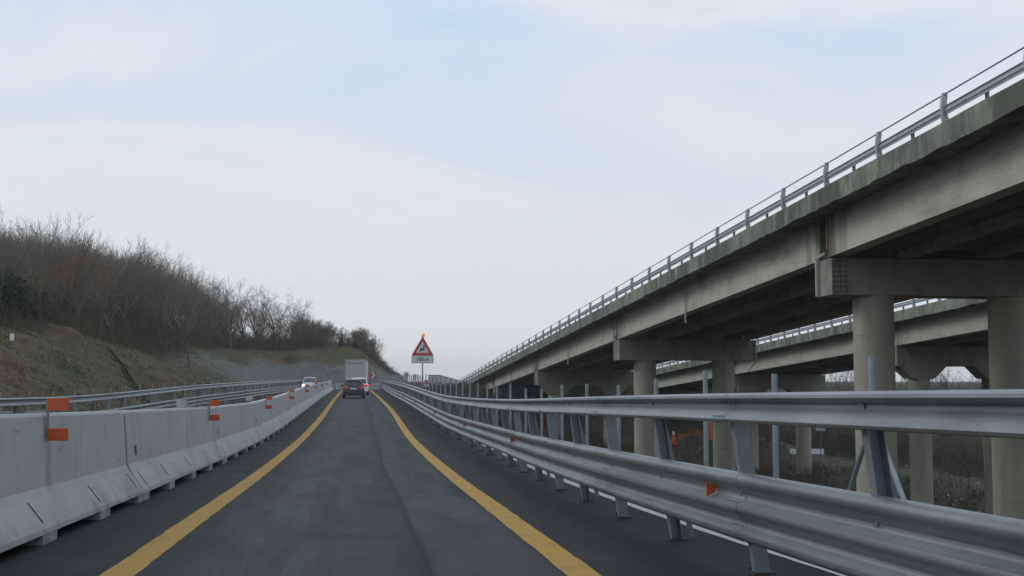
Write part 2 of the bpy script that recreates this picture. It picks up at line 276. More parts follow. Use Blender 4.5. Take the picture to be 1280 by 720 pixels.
# ------------------------------------------------------------------ mesh helpers
class MB:
    def __init__(s): s.v = []; s.f = []; s.mi = []; s.uv = None
    def quad(s, a, b, c, d, mi=0):
        i = len(s.v); s.v += [tuple(a), tuple(b), tuple(c), tuple(d)]; s.f.append((i, i+1, i+2, i+3)); s.mi.append(mi)
    def box(s, c, size, X=None, rot=0.0, mi=0):
        cx, cy, cz = c; hx, hy, hz = size[0]/2, size[1]/2, size[2]/2
        co, si = math.cos(rot), math.sin(rot); i = len(s.v)
        for dz in (-hz, hz):
            for dx, dy in ((-hx, -hy), (hx, -hy), (hx, hy), (-hx, hy)):
                s.v.append((cx+dx*co-dy*si, cy+dx*si+dy*co, cz+dz))
        for q in ((3,2,1,0),(4,5,6,7),(0,1,5,4),(1,2,6,5),(2,3,7,6),(3,0,4,7)):
            s.f.append(tuple(i+k for k in q)); s.mi.append(mi)
    def prism(s, poly, a, b, mi=0):
        # poly: list of Vector offsets; swept from point a to point b (both Vectors)
        n = len(poly); i = len(s.v); a = Vector(a); b = Vector(b)
        s.v += [tuple(a+Vector(p)) for p in poly] + [tuple(b+Vector(p)) for p in poly]
        for k in range(n): s.f.append((i+k, i+(k+1) % n, i+n+(k+1) % n, i+n+k)); s.mi.append(mi)
        s.f.append(tuple(i+k for k in reversed(range(n)))); s.mi.append(mi)
        s.f.append(tuple(i+n+k for k in range(n))); s.mi.append(mi)
    def bar(s, a, b, w, h, up=(0, 0, 1), mi=0):
        a = Vector(a); b = Vector(b); d = (b-a).normalized(); u = Vector(up); sd_ = d.cross(u)
        if sd_.length < 1e-4: sd_ = d.cross(Vector((0, 1, 0)))
        sd_.normalize(); u2 = sd_.cross(d)
        s.prism([sd_*x*w/2+u2*y*h/2 for x, y in ((-1,-1),(1,-1),(1,1),(-1,1))], a, b, mi)
    def tube(s, pts, r, n=8, mi=0, caps=True):
        pts = [Vector(p) for p in pts]; rings = []
        for k, p in enumerate(pts):
            d = (pts[min(k+1, len(pts)-1)]-pts[max(k-1, 0)]).normalized()
            u = Vector((0, 0, 1)) if abs(d.z) < .9 else Vector((1, 0, 0))
            a = d.cross(u).normalized(); b = d.cross(a)
            rr = r[k] if isinstance(r, (list, tuple)) else r
            i = len(s.v); s.v += [tuple(p+(a*math.cos(2*math.pi*j/n)+b*math.sin(2*math.pi*j/n))*rr) for j in range(n)]; rings.append(i)
        for k in range(len(rings)-1):
            for j in range(n): s.f.append((rings[k]+j, rings[k]+(j+1) % n, rings[k+1]+(j+1) % n, rings[k+1]+j)); s.mi.append(mi)
        if caps:
            s.f.append(tuple(rings[0]+j for j in reversed(range(n)))); s.mi.append(mi)
            s.f.append(tuple(rings[-1]+j for j in range(n))); s.mi.append(mi)
    def sweep(s, rows, closed=False, mi=0, caps=False):
        # rows: list of lists of points
        n = len(rows[0]); i = len(s.v)
        for r in rows: s.v += [tuple(p) for p in r]
        for a in range(len(rows)-1):
            for k in range(n if closed else n-1):
                k2 = (k+1) % n
                s.f.append((i+a*n+k, i+a*n+k2, i+(a+1)*n+k2, i+(a+1)*n+k)); s.mi.append(mi)
        if caps and closed:
            s.f.append(tuple(i+k for k in reversed(range(n)))); s.mi.append(mi)
            s.f.append(tuple(i+(len(rows)-1)*n+k for k in range(n))); s.mi.append(mi)
    def build(s, name, mats, parent=None, smooth=False, loc=None, fix=True, bevel=0):
        me = bpy.data.meshes.new(name); me.from_pydata(s.v, [], s.f)
        for m_ in (mats if isinstance(mats, (list, tuple)) else [mats]): me.materials.append(m_)
        if any(s.mi): me.polygons.foreach_set('material_index', s.mi)
        if fix:
            b = bmesh.new(); b.from_mesh(me); bmesh.ops.recalc_face_normals(b, faces=b.faces)
            if bevel: bmesh.ops.bevel(b, geom=[e for e in b.edges if e.is_manifold and e.calc_face_angle(0) > .5], offset=bevel, segments=2, affect='EDGES', profile=.5)
            b.to_mesh(me); b.free()
        if smooth:
            me.polygons.foreach_set('use_smooth', [True]*len(me.polygons)); me.set_sharp_from_angle(angle=rad(40))
        me.update()
        return link(name, me, parent, loc)
def link(name, me, parent=None, loc=None):
    o = bpy.data.objects.new(name, me); COL.objects.link(o)
    if parent: o.parent = parent
    if loc: o.location = loc
    return o
def tag(o, label=None, cat=None, group=None, kind=None):
    if label: o['label'] = label
    if cat: o['category'] = cat
    if group: o['group'] = group
    if kind: o['kind'] = kind
    return o
def empty(name, loc, rz=0, label=None, cat=None, group=None):
    o = bpy.data.objects.new(name, None); COL.objects.link(o); o.location = loc; o.rotation_euler = (0, 0, rz); o.empty_display_size = .2
    return tag(o, label, cat, group)
def copy_tree(o, parent=None):
    c = o.copy(); COL.objects.link(c)
    if parent: c.parent = parent
    for ch in list(o.children): copy_tree(ch, c)
    return c
def text_mesh(txt, size, name, m_, parent, loc, rot, extrude=.004, sx=1.0, font_bold=False):
    cu = bpy.data.curves.new('txt', 'FONT'); cu.body = txt; cu.size = size; cu.align_x = 'CENTER'; cu.align_y = 'CENTER'; cu.extrude = extrude; cu.offset = .012*size if font_bold else 0
    to = bpy.data.objects.new('txt', cu); COL.objects.link(to); bpy.context.view_layer.update()
    me = bpy.data.meshes.new_from_object(to.evaluated_get(bpy.context.evaluated_depsgraph_get()))
    bpy.data.objects.remove(to); bpy.data.curves.remove(cu); me.name = name; me.materials.clear(); me.materials.append(m_)
    o = link(name, me, parent, loc); o.rotation_euler = rot; o.scale = (sx, 1, 1); return o

# ------------------------------------------------------------------ the place: curves in metres
def curve(pts):
    xs = np.array([p[0] for p in pts], float); ys = np.array([p[1] for p in pts], float)
    h = np.diff(xs); dl = np.diff(ys)/h; m_ = np.zeros(len(xs)); m_[0] = dl[0]; m_[-1] = dl[-1]
    for i in range(1, len(xs)-1):
        m_[i] = (dl[i-1]*h[i]+dl[i]*h[i-1])/(h[i-1]+h[i])
    def f(x):
        x = np.asarray(x, float); i = np.clip(np.searchsorted(xs, x)-1, 0, len(h)-1)
        t = (x-xs[i])/h[i]; lo = x < xs[0]; hi = x > xs[-1]
        r = ys[i]*(2*t**3-3*t**2+1)+h[i]*m_[i]*(t**3-2*t**2+t)+ys[i+1]*(-2*t**3+3*t**2)+h[i]*m_[i+1]*(t**3-t**2)
        r = np.where(lo, ys[0]+m_[0]*(x-xs[0]), r); r = np.where(hi, ys[-1]+m_[-1]*(x-xs[-1]), r)
        return float(r) if r.ndim == 0 else r
    return f
road_z = curve([(-30, .2), (-10, .17), (0, .115), (5, .05), (9, -.01), (14, -.10), (21, -.235), (30, -.35), (40, -.405), (50, -.32), (58, -.22), (70, -.09), (89, .04), (120, .17), (152, .27), (200, .36)])
line_l = curve([(-15, -1.25), (9.4, -2.12), (21, -2.53), (40, -3.18), (58, -3.72), (89, -4.90), (152, -7.30), (180, -8.3)])
line_r = curve([(-15, 2.25), (9, 1.38), (20.8, .95), (40, .30), (58, -.26), (89, -1.43), (152, -3.83), (180, -4.85)])
rail_r = curve([(-10, 4.4), (0, 3.50), (5, 3.04), (9, 2.74), (13.9, 2.50), (18.9, 2.38), (26.4, 2.24), (34.2, 1.98), (43.3, 1.62), (61.5, .84), (89.3, -.31), (156, -2.32), (170, -2.7)])
rail_l = curve([(-10, -9.9), (32, -10.65), (57, -10.95), (87, -10.75), (117, -11.1), (147, -11.9), (175, -13.2)])
njb_x = curve([(-5, -2.75), (5, -3.05), (12, -3.27), (16.65, -3.42), (26, -3.74), (43.3, -4.3), (68.6, -5.1), (95, -6.12), (154, -8.5)])
white_x = curve([(-10, 4.45), (0, 3.87), (9, 3.36), (11.4, 3.17), (20.5, 2.75), (30, 2.55), (43, 2.1), (61, 1.35), (89, .2), (156, -1.8)])

# road sheet with UV = (metres from lane centre, metres along)
def strip(name, m_, fl, fr, y0, y1, dy, dz, cols=1, kind='structure'):
    ys = np.arange(y0, y1+dy*.5, dy); v = []; uv = []; f = []
    jr = random.Random(len(name)*7+int(y0)); jit = .007 if 'line' in name else 0
    for y in ys:
        a, b = fl(y)+jr.uniform(-jit, jit), fr(y)+jr.uniform(-jit, jit); cen = (line_l(y)+line_r(y))/2
        for c in range(cols+1):
            x = a+(b-a)*c/cols; v.append((x, y, road_z(y)+dz)); uv.append((x-cen, y))
    n = cols+1
    for r in range(len(ys)-1):
        for c in range(cols): f.append((r*n+c, r*n+c+1, (r+1)*n+c+1, (r+1)*n+c))
    me = bpy.data.meshes.new(name); me.from_pydata(v, [], f); me.materials.append(m_)
    ul = me.uv_layers.new(name='UVMap'); li = np.zeros(len(me.loops), int); me.loops.foreach_get('vertex_index', li)
    ul.data.foreach_set('uv', np.array(uv)[li].ravel()); o = link(name, me); tag(o, kind=kind); return o
strip('road', M['asphalt'], lambda y: rail_l(y)-.9, lambda y: white_x(y)+.45, -20, 178, 1.5, 0, 8)
strip('yellow_line', M['yellow'], lambda y: line_l(y)-.13, lambda y: line_l(y)+.13, -15, 154, .3, .005)
strip('yellow_line', M['yellow'], lambda y: line_r(y)-.13, lambda y: line_r(y)+.13, -15, 154, .3, .005)
strip('yellow_line', M['yellow'], lambda y: rail_l(y)+.9, lambda y: rail_l(y)+1.12, -15, 160, .3, .005)
strip('white_line', M['white_line'], lambda y: white_x(y)-.10, lambda y: white_x(y)+.10, -15, 154, .3, .005)

# ------------------------------------------------------------------ terrain
hl = curve([(-40, 4.2), (40, 4.3), (82, 4.2), (97, 3.7), (130, 4.6), (170, 6.0), (200, 6.3)])
hf = curve([(-60, 7), (-10, 6.6), (-7, 6.6), (-5.2, 5.4), (-3.4, 3.8), (-1.2, 2.5), (1.2, 1.3), (6, .8), (20, .6)])
rt_t = np.array([0, 1.2, 3, 8, 15, 22, 30, 60, 200, 3000]); rt_z = np.array([-.15, -.25, -1.2, -3.0, -4.4, -6.2, -7.9, -8.3, -9, -12])
def sst(a, b, x): t = np.clip((x-a)/(b-a), 0, 1); return t*t*(3-2*t)
def ground(X, Y, full=False):
    X = np.asarray(X, float); Y = np.asarray(Y, float)
    Yc = np.clip(Y, -40, 200); rz = road_z(Yc); xl = rail_l(Yc)-1.0; xr = white_x(Yc)+.5
    wob = np.sin(X*.31+1.7)*np.sin(Y*.23)*.35+np.sin(Y*.71+X*.4)*.15
    dl = xl-X                                             # into the left bank
    df = Y-(171+.12*(X+8))                                # into the bank that closes the view ahead
    front = sst(8, -4, X)
    d = np.where(dl > 0, np.where(df > 0, np.hypot(dl, df), dl), -1.0); d = np.maximum(d, df)
    H = np.where(Y > 165, np.minimum(hl(Yc)*sst(-6, -14, X)+hf(np.clip(X, -60, 20))*(1-sst(-6, -14, X)), 9), hl(np.clip(Y, -40, 200)))
    cut = np.clip((d-.6)*.52, 0, None)
    k = 1.2; up = H-np.log1p(np.exp(np.clip((H-cut)*k, -30, 30)))/k+np.log1p(np.exp(-H*k))/k*0    # soft minimum
    rise = np.clip(d-H/.52, 0, None)
    up = up+np.minimum(rise*.21, 8.0)*(1-sst(135, 172, Y)*(1-.9*sst(-22, -60, X)))
    mound = 1.15*np.exp(-((X+20.7)/3.0)**2-((Y-76)/6.0)**2)
    zl = np.maximum(up, 0)+mound+wob*np.clip(d/6, 0, 1)*.8
    t = X-xr+.4
    zr = np.interp(t, rt_t, rt_z)+wob*np.clip(t/8, 0, 1)*.6
    zr = zr+3.6*np.exp(-((X-25.5)/4.5)**2-((Y-104)/9)**2)
    far = sst(128, 160, Y)*sst(60, 20, X)
    zr = zr*(1-far)+(-.35+wob*.3)*far
    z = np.where(d > 0, rz+zl-.05, np.where(t > 0, rz+zr, rz-.15))
    z = np.where((d > 0) & (X > xr), np.maximum(rz+zl*front-.1, rz+zr), z)
    if full: return z, d, t, H, cut
    return z
def build_terrain():
    def axis(segs):
        a = [segs[0][0]]
        for x0, x1, st in segs: a += list(np.arange(x0+st, x1+1e-6, st))
        return np.array(a)
    ax = axis([(-1600, -600, 250), (-600, -200, 50), (-200, -60, 7), (-60, -36, 2), (-36, -12, .6), (-12, 12, .6), (12, 44, 1.2), (44, 100, 4), (100, 200, 10), (200, 600, 50), (600, 1600, 250)])
    ay = axis([(-800, -40, 40), (-40, 16, 4), (16, 130, 1.0), (130, 205, .8), (205, 260, 5), (260, 600, 20), (600, 1700, 275)])
    GX, GY = np.meshgrid(ax, ay); z, d, t, H, cut = ground(GX, GY, True)
    rng = np.random.default_rng(3); z = z+np.where((d > .8) | (t > 1.5), rng.normal(0, .05, z.shape), 0)
    nx, ny = len(ax), len(ay); v = np.stack([GX, GY, z], -1).reshape(-1, 3)
    i = np.arange(nx*ny).reshape(ny, nx); f = np.stack([i[:-1, :-1], i[:-1, 1:], i[1:, 1:], i[1:, :-1]], -1).reshape(-1, 4)
    me = bpy.data.meshes.new('ground'); me.from_pydata(v.tolist(), [], f.tolist()); me.materials.append(M['terrain'])
    n3 = np.sin(GX*.9+GY*.13)*.25+np.sin(GY*.35)*.2
    rock = sst(84, 132, GY+GX*.2+n3*16)*sst(4.4, 3.4, z-.0+n3*2)*(d > 0)*sst(2000, 300, np.hypot(GX, GY))
    wood = sst(-.3, 1.6, d*.52-H+n3*2)*(d > 0); wood = np.maximum(wood, (t > 1.6)*(d <= 0)*.95)
    grav = np.maximum((np.abs(GX-(52-.11*(GY-113))) < 2.3)*.7*(t > 20)*(GY > 70), ((GY > 176) | ((t > 0) & (t < 1.4)))*.6*(d <= 0))
    ca = me.color_attributes.new('cover', 'FLOAT_COLOR', 'POINT')
    ca.data.foreach_set('color', np.stack([rock, wood, grav, np.ones_like(rock)], -1).astype(np.float32).ravel())
    me.polygons.foreach_set('use_smooth', [True]*len(me.polygons)); me.update()
    tag(link('ground', me), kind='structure')
build_terrain()

def drain_channel():
    root = empty('drain_channel', (0, 0, 0), 0, 'dark open drain channel running diagonally down the grassy bank', 'drain channel')
    m = MB(); a, b = Vector((-12.1, 62.0)), Vector((-19.0, 80.0)); d = (b-a).normalized(); n_ = Vector((-d.y, d.x)); rows = []
    for k in range(45):
        p = a.lerp(b, k/44); z = float(ground(p.x, p.y))+.03; w = .17
        rows.append([(p.x+n_.x*o, p.y+n_.y*o, z+h) for o, h in ((-w, .06), (-w*.7, .08), (-w*.45, -.02), (w*.45, -.02), (w*.7, .08), (w, .06))])
    m.sweep(rows); m.build('channel', M['wet_soil'], root, fix=False)
drain_channel()

# ------------------------------------------------------------------ steel guardrails
# cross-sections: (distance towards the road, height)
THREE_WAVE = [(.0, .255), (.03, .257), (.066, .272), (.081, .298), (.078, .325), (.012, .362), (.0, .38), (.0, .40), (.060, .455), (.079, .478), (.083, .503), (.076, .528), (.010, .562), (.0, .58), (.0, .602), (.058, .655), (.078, .682), (.083, .708), (.077, .735), (.052, .757), (.012, .768)]
TOP_RAIL = [(.0, 1.145), (.04, 1.143), (.082, 1.152), (.09, 1.170), (.084, 1.19), (.016, 1.255), (.004, 1.27), (.004, 1.288), (.02, 1.30), (.068, 1.312), (.086, 1.327), (.082, 1.347), (.05, 1.362), (.0, 1.366)]
def tangent(fx, y): d = (fx(y+.5)-fx(y-.5)); L = math.hypot(d, 1); return d/L, 1/L
def frame_pt(fx, y, off, h, side, lean=True):
    # side=+1: the road lies to the left of this rail; off is measured towards the road
    tx, ty = tangent(fx, y); nx, ny = -ty*side, tx*side
    return (fx(y)+nx*off, y+ny*off, road_z(y)+h)
def guardrail(name, label, fx, side, y_first, y_last, refl):
    root = empty(name, (0, 0, 0), 0, label, 'guardrail')
    dy = 2.25; ys = np.arange(y_first-dy*.5, y_last, 1.125)
    for nm, prof, base in (('lower_beam', THREE_WAVE, .15), ('top_rail', TOP_RAIL, .225)):
        mb = MB(); rows = []
        for y in ys: rows.append([frame_pt(fx, y, base+o, h, side) for o, h in prof] + [frame_pt(fx, y, base+o-.006, h, side) for o, h in reversed(prof)])
        mb.sweep(rows, closed=True, caps=True)
        for y in np.arange(y_first, min(y_last, 60), dy):
            tx, ty = tangent(fx, y); rz_ = math.atan2(-tx, ty)
            for hh in ((.415, .605) if nm == 'lower_beam' else (1.262,)):
                mb.box(frame_pt(fx, y, base+.006, hh, side), (.012, .035, .024), rot=rz_)
        for y in np.arange(y_first+dy*2.02, min(y_last-2, 40), dy*2):        # lapped joint: a thin step and its bolt heads
            tx, ty = tangent(fx, y); rz_ = math.atan2(-tx, ty)
            mb.sweep([[frame_pt(fx, yy, base+o_+.003, h, side) for o_, h in prof] for yy in (y-.16, y+.16)])
            for bx in (-.105, -.035, .035, .105):
                for hh in ((.365, .54, .72) if nm == 'lower_beam' else (1.19, 1.30)):
                    o_ = np.interp(hh, [p[1] for p in prof], [p[0] for p in prof])
                    mb.box(frame_pt(fx, y+bx, base+o_+.002, hh, side), (.012, .02, .014), rot=rz_)
        mb.build(nm, M['galv'], root, smooth=True)
    # posts: a flat-faced kind and an open channel kind with a rear strut, in turn
    protos = []
    for kind in (0, 1):
        mb = MB(); ln = lambda h: h*.14
        pts = []
        if kind == 0:
            for h in (0, 1.33): pts.append([(-side*ln(h)+dx, dy_, h) for dx, dy_ in ((-.058, -.04), (.058, -.04), (.058, -.034), (-.052, -.034), (-.052, .04), (-.058, .04))])
            mb.sweep(pts, closed=True, caps=True)
        else:
            for h in (0, 1.33): pts.append([(-side*ln(h)+dx, dy_, h) for dx, dy_ in ((-.062, -.04), (-.056, -.04), (-.056, .034), (.036, .034), (.036, -.04), (.042, -.04), (.042, .04), (-.062, .04))])
            mb.sweep(pts, closed=True, caps=True)
        proto = mb.build('post', M['galv_post'], root)
        pm = MB(); pm.box((0, 0, .008), (.17, .14, .016))
        for bx in (-.07, .07): pm.tube([(bx, .06, .018), (bx, .06, .045)], .011, 6)
        pm.build('base_plate', M['rebar'], proto)
        sm = MB(); sm.bar((-side*ln(.51), 0, .51), (-side*.152, 0, .51), .11, .17); sm.build('spacer_block', M['galv_dark'], proto)
        sm = MB(); sm.bar((-side*ln(1.26), 0, 1.255), (-side*.228, 0, 1.255), .08, .1); sm.build('spacer_block', M['galv_dark'], proto)
        if kind:
            s2 = MB(); s2.bar((-side*.17+side*.03, .06, 1.2), (side*.16, .06, .03), .012, .05); s2.build('rear_strut', M['galv_post'], proto)
        protos.append(proto)
    for i, y in enumerate(np.arange(y_first, y_last, dy)):
        p = protos[i] if i < 2 else copy_tree(protos[i % 2], root)
        tx, ty = tangent(fx, y); p.location = (fx(y), y, road_z(y)); p.rotation_euler = (0, 0, math.atan2(-tx, ty))
    for y in refl:
        mb = MB(); c = [frame_pt(fx, y, .15+.003, h, side) for h in (.545, .645)]
        a, b = Vector(c[0]), Vector(c[1]); t_ = Vector((*tangent(fx, y), 0)); n_ = Vector((-t_.y*side, t_.x*side, 0))
        # small wedge-shaped reflector sitting in the groove, facing oncoming drivers
        q = [a+n_*.012+Vector((0, 0, .03)), b+n_*.012-Vector((0, 0, .02)), b+n_*.088+Vector((0, 0, .012)), a+n_*.088-Vector((0, 0, .006))]
        mb.prism([p-a for p in q], a-t_*.006, a+t_*.006); mb.build('reflector', M['orange'], root)
    return root
guardrail('guardrail', 'double steel guardrail on the right with three-wave lower beam and high top rail', rail_r, 1, 0.05, 157, [9.62, 22.8, 34, 46.5, 60, 74])
guardrail('guardrail', 'double steel guardrail along the far left edge below the grassy bank', rail_l, -1, 14.0, 168, [])

# ------------------------------------------------------------------ concrete barriers
ORD = ['nearest', 'second nearest', 'third nearest', 'fourth nearest', 'fifth nearest', 'sixth nearest', 'seventh nearest', 'eighth nearest', 'ninth nearest', 'tenth nearest', 'eleventh nearest', 'twelfth nearest', 'thirteenth nearest', 'fourteenth nearest', 'fifteenth nearest', 'sixteenth nearest', 'seventeenth nearest', 'eighteenth nearest']
NJ = [(0, .0), (0, .10), (-.012, .145), (-.185, .395), (-.228, .48), (-.28, 1.17), (-.30, 1.20), (-.46, 1.20), (-.48, 1.17), (-.532, .48), (-.575, .395), (-.748, .145), (-.76, .10), (-.76, 0)]
LM = 9.8
def barrier_module(y0, y1, label, fx=njb_x, zf=road_z, group='concrete barrier modules in the median row', marks=True):
    x0, x1 = fx(y0), fx(y1); z0, z1 = zf(y0), zf(y1); L = math.hypot(x1-x0, y1-y0); g = .05
    # local frame: u along, profile across; built in world metres about the module's base centre
    e = Vector(((x1-x0)/L, (y1-y0)/L, (z1-z0)/L)); nrm = Vector((e.y, -e.x, 0))
    c0 = Vector((x0, y0, z0)); loc = (c0+Vector((x1, y1, z1)))/2
    def pt(u, o, h): return c0+e*u+nrm*o+Vector((0, 0, h))-loc
    root = empty('concrete_barrier', loc, 0, label, 'barrier', group)
    mb = MB(); body = [p for p in NJ if p[1] >= .1]
    feet = [(0, .42)] + [(L*k/4-.26, L*k/4+.26) for k in (1, 2, 3)] + [(L-.42, L)]
    us = sorted({g+.035, L-g-.035} | {L*k/8 for k in range(1, 8)})
    inset = [(-.38+(o+.38)*.94, h-.03 if h > .9 else h) for o, h in body]       # chamfered ends
    rows = [[pt(g, o, h) for o, h in inset]] + [[pt(u, o, h) for o, h in body] for u in us] + [[pt(L-g, o, h) for o, h in inset]]
    mb.sweep(rows, closed=True, caps=True)
    for a, b in feet:
        a = max(a, g); b = min(b, L-g)
        mb.prism([nrm*o+Vector((0, 0, h)) for o, h in ((-.004, -.03), (-.004, .103), (-.755, .103), (-.755, -.03))], pt(a, 0, 0), pt(b, 0, 0))
    if marks:
        sl = mb
        for a, b in feet:
            for u in ([a+.1, ] if a > .1 and b < L-.1 else ([.36] if a <= .1 else [L-.36])):
                for s in (0,):
                    p = [pt(u+du, -.012-(h-.145)*.692+.004, h) for du, h in ((-.02, .385), (.02, .385), (.02+.05, .195), (-.02+.05, .195))]
                    sl.quad(*p, mi=1)
        p = [pt(.62+du, -.228-(h-.48)*.0754+.004, h) for du, h in ((-.07, .58), (.07, .58), (.07, .72), (-.07, .72))]; sl.quad(*p, mi=1)
        # cast-in frame mark on the toe
        for (u0, h0, u1, h1) in ((3.0, .19, 3.45, .205), (3.0, .34, 3.45, .355), (3.43, .19, 3.46, .355), (3.12, .25, 3.32, .262), (3.12, .29, 3.3, .302)):
            f_ = lambda h: -.012-(h-.145)*.692+.003
            sl.quad(pt(u0, f_(h0), h0), pt(u1, f_(h0), h0), pt(u1, f_(h1), h1), pt(u0, f_(h1), h1), mi=2)
    mb.build('body', [M['njb'], M['njb_dark'], M['bracket']], root, fix=True)
    jc = MB(); ins = [(-.38+(o+.38)*.86, min(h, 1.15)) for o, h in NJ if .1 <= h]
    jc.sweep([[pt(u, o, h) for o, h in ins] for u in (L-g-.01, L+g+.01)], closed=True, caps=True); jc.build('joint_shade_fill', M['njb_dark'], root)  # dark filler in the module gap, standing in for the joint's shadow line
    return root
k0 = 0
for k in range(17):
    y0 = 16.65+LM*(k-3); y1 = y0+LM
    lab = 'pale concrete barrier module at the right end of the left row, beside the cross barrier' if k == 16 else 'pale concrete barrier module in the left row, %s to the viewer' % ORD[max(k-1, 0)]
    if k == 0: continue
    barrier_module(y0, y1, lab)
# the two short barriers across the lane end
def cross_barrier(xa, xb, y, label):
    f = lambda yy: 0
    L = abs(xb-xa); root = empty('concrete_barrier', ((xa+xb)/2, y, road_z(y)), rad(-90), label, 'barrier')
    mb = MB(); rows = [[(o+.38, u, h*.72) for o, h in NJ] for u in (-L/2, -L/4, 0, L/4, L/2)]
    mb.sweep(rows, closed=True, caps=True); mb.build('body', M['njb'], root); return root
cross_barrier(-8.3, -6.9, 155.5, 'short concrete barrier across the lane end, left of the truck')
cross_barrier(-4.5, -2.75, 156.5, 'short concrete barrier across the lane end below the chevron sign')

# delineators clipped over the barrier row
def delineator(y, facing, label):
    x = njb_x(y); z = road_z(y)
    tx, ty = tangent(njb_x, y); xo = -.262 if facing > 0 else -.50
    root = empty('barrier_delineator', (x+xo, y, z+1.2), math.atan2(-tx, ty), label, 'delineator', 'reflector plates clipped to the barrier row')
    b = MB(); b.box((.0+.012 if facing > 0 else -.012, 0, -.055), (.02, .045, .40)); b.box((-.1 if facing > 0 else .1, 0, .012), (.22, .045, .02)); b.build('bracket', M['bracket'], root)
    for h in ((.085, -.215)):
        p = MB(); fx_ = .12 if facing > 0 else -.12
        p.box((fx_, -.03*facing, h), (.205, .012, .125)); pl = p.build('reflector_plate', M['orange'] if facing > 0 else M['grey_plastic'], root, bevel=.004)
        if facing < 0 and h < 0: bpy.data.objects.remove(pl)
    return root
for i, y in enumerate((12.5, 25.6, 40.5, 53.5, 68, 84, 100, 117)):
    delineator(y, 1, 'orange twin-plate delineator on the concrete row, %s to the viewer' % ORD[i])
for i, y in enumerate((11.4, 24.2, 38.6)):
    delineator(y, -1, 'grey back of an opposite-facing delineator on the concrete row, %s to the viewer' % ORD[i])

# ------------------------------------------------------------------ bare fence poles behind the guardrails
def pole_set(fx, side, off, y_list, tops, group, near_label, far_label, r=.03):
    mb = MB(); first = None
    for i, y in enumerate(y_list):
        h = tops(y)
        x = fx(y)+off*side; zb = ground(x, y)-.15
        m1 = MB(); m1.tube([(0, 0, 0), (0, 0, 1)], r, 8)
        if first is None:
            o = m1.build('fence_pole', M['galv_pole'], None, smooth=True); first = o
        else:
            o = first.copy(); COL.objects.link(o)
        o.location = (x, y, zb); o.scale = (1, 1, road_z(y)+h-zb)
        tag(o, near_label(i) or far_label, 'pole', group)
        yield i, y, o
py_r = [9.3, 11.45, 13.75, 16.15, 18.7, 21.6, 24.6, 27.6, 30.3, 33.4, 36.6] + list(np.arange(39.3, 150, 2.9))
def nlab(i):
    return ('thin galvanised fence pole behind the right guardrail, %s to the viewer' % ORD[i]) if i < 10 else None
for i, y, o in pole_set(rail_r, 1, 1.02, py_r, lambda y: 1.62+.25*sst(20, 60, y)-.0*y + (.05*math.sin(y*7)), 'bare fence poles behind the right guardrail', nlab, 'thin galvanised fence pole in the far stretch behind the right guardrail'):
    if i == 0:      # the braced end pole
        L = o.scale.z
        o.name = 'fence_pole'
        for d in (-1, 1):
            b = MB(); zt = (L-.52)/1
            b.tube([(0, d*.03, zt), (0.02, d*1.15, zt-1.25)], .022, 8); br = b.build('brace', M['galv_pole'], o, smooth=True); br.scale = (1, 1, 1/L)
for _ in pole_set(rail_l, -1, .75, list(np.arange(33, 165, 2.8)), lambda y: 1.52, 'thin poles behind the left guardrail', lambda i: None, 'thin grey pole just behind the left guardrail', .018): pass

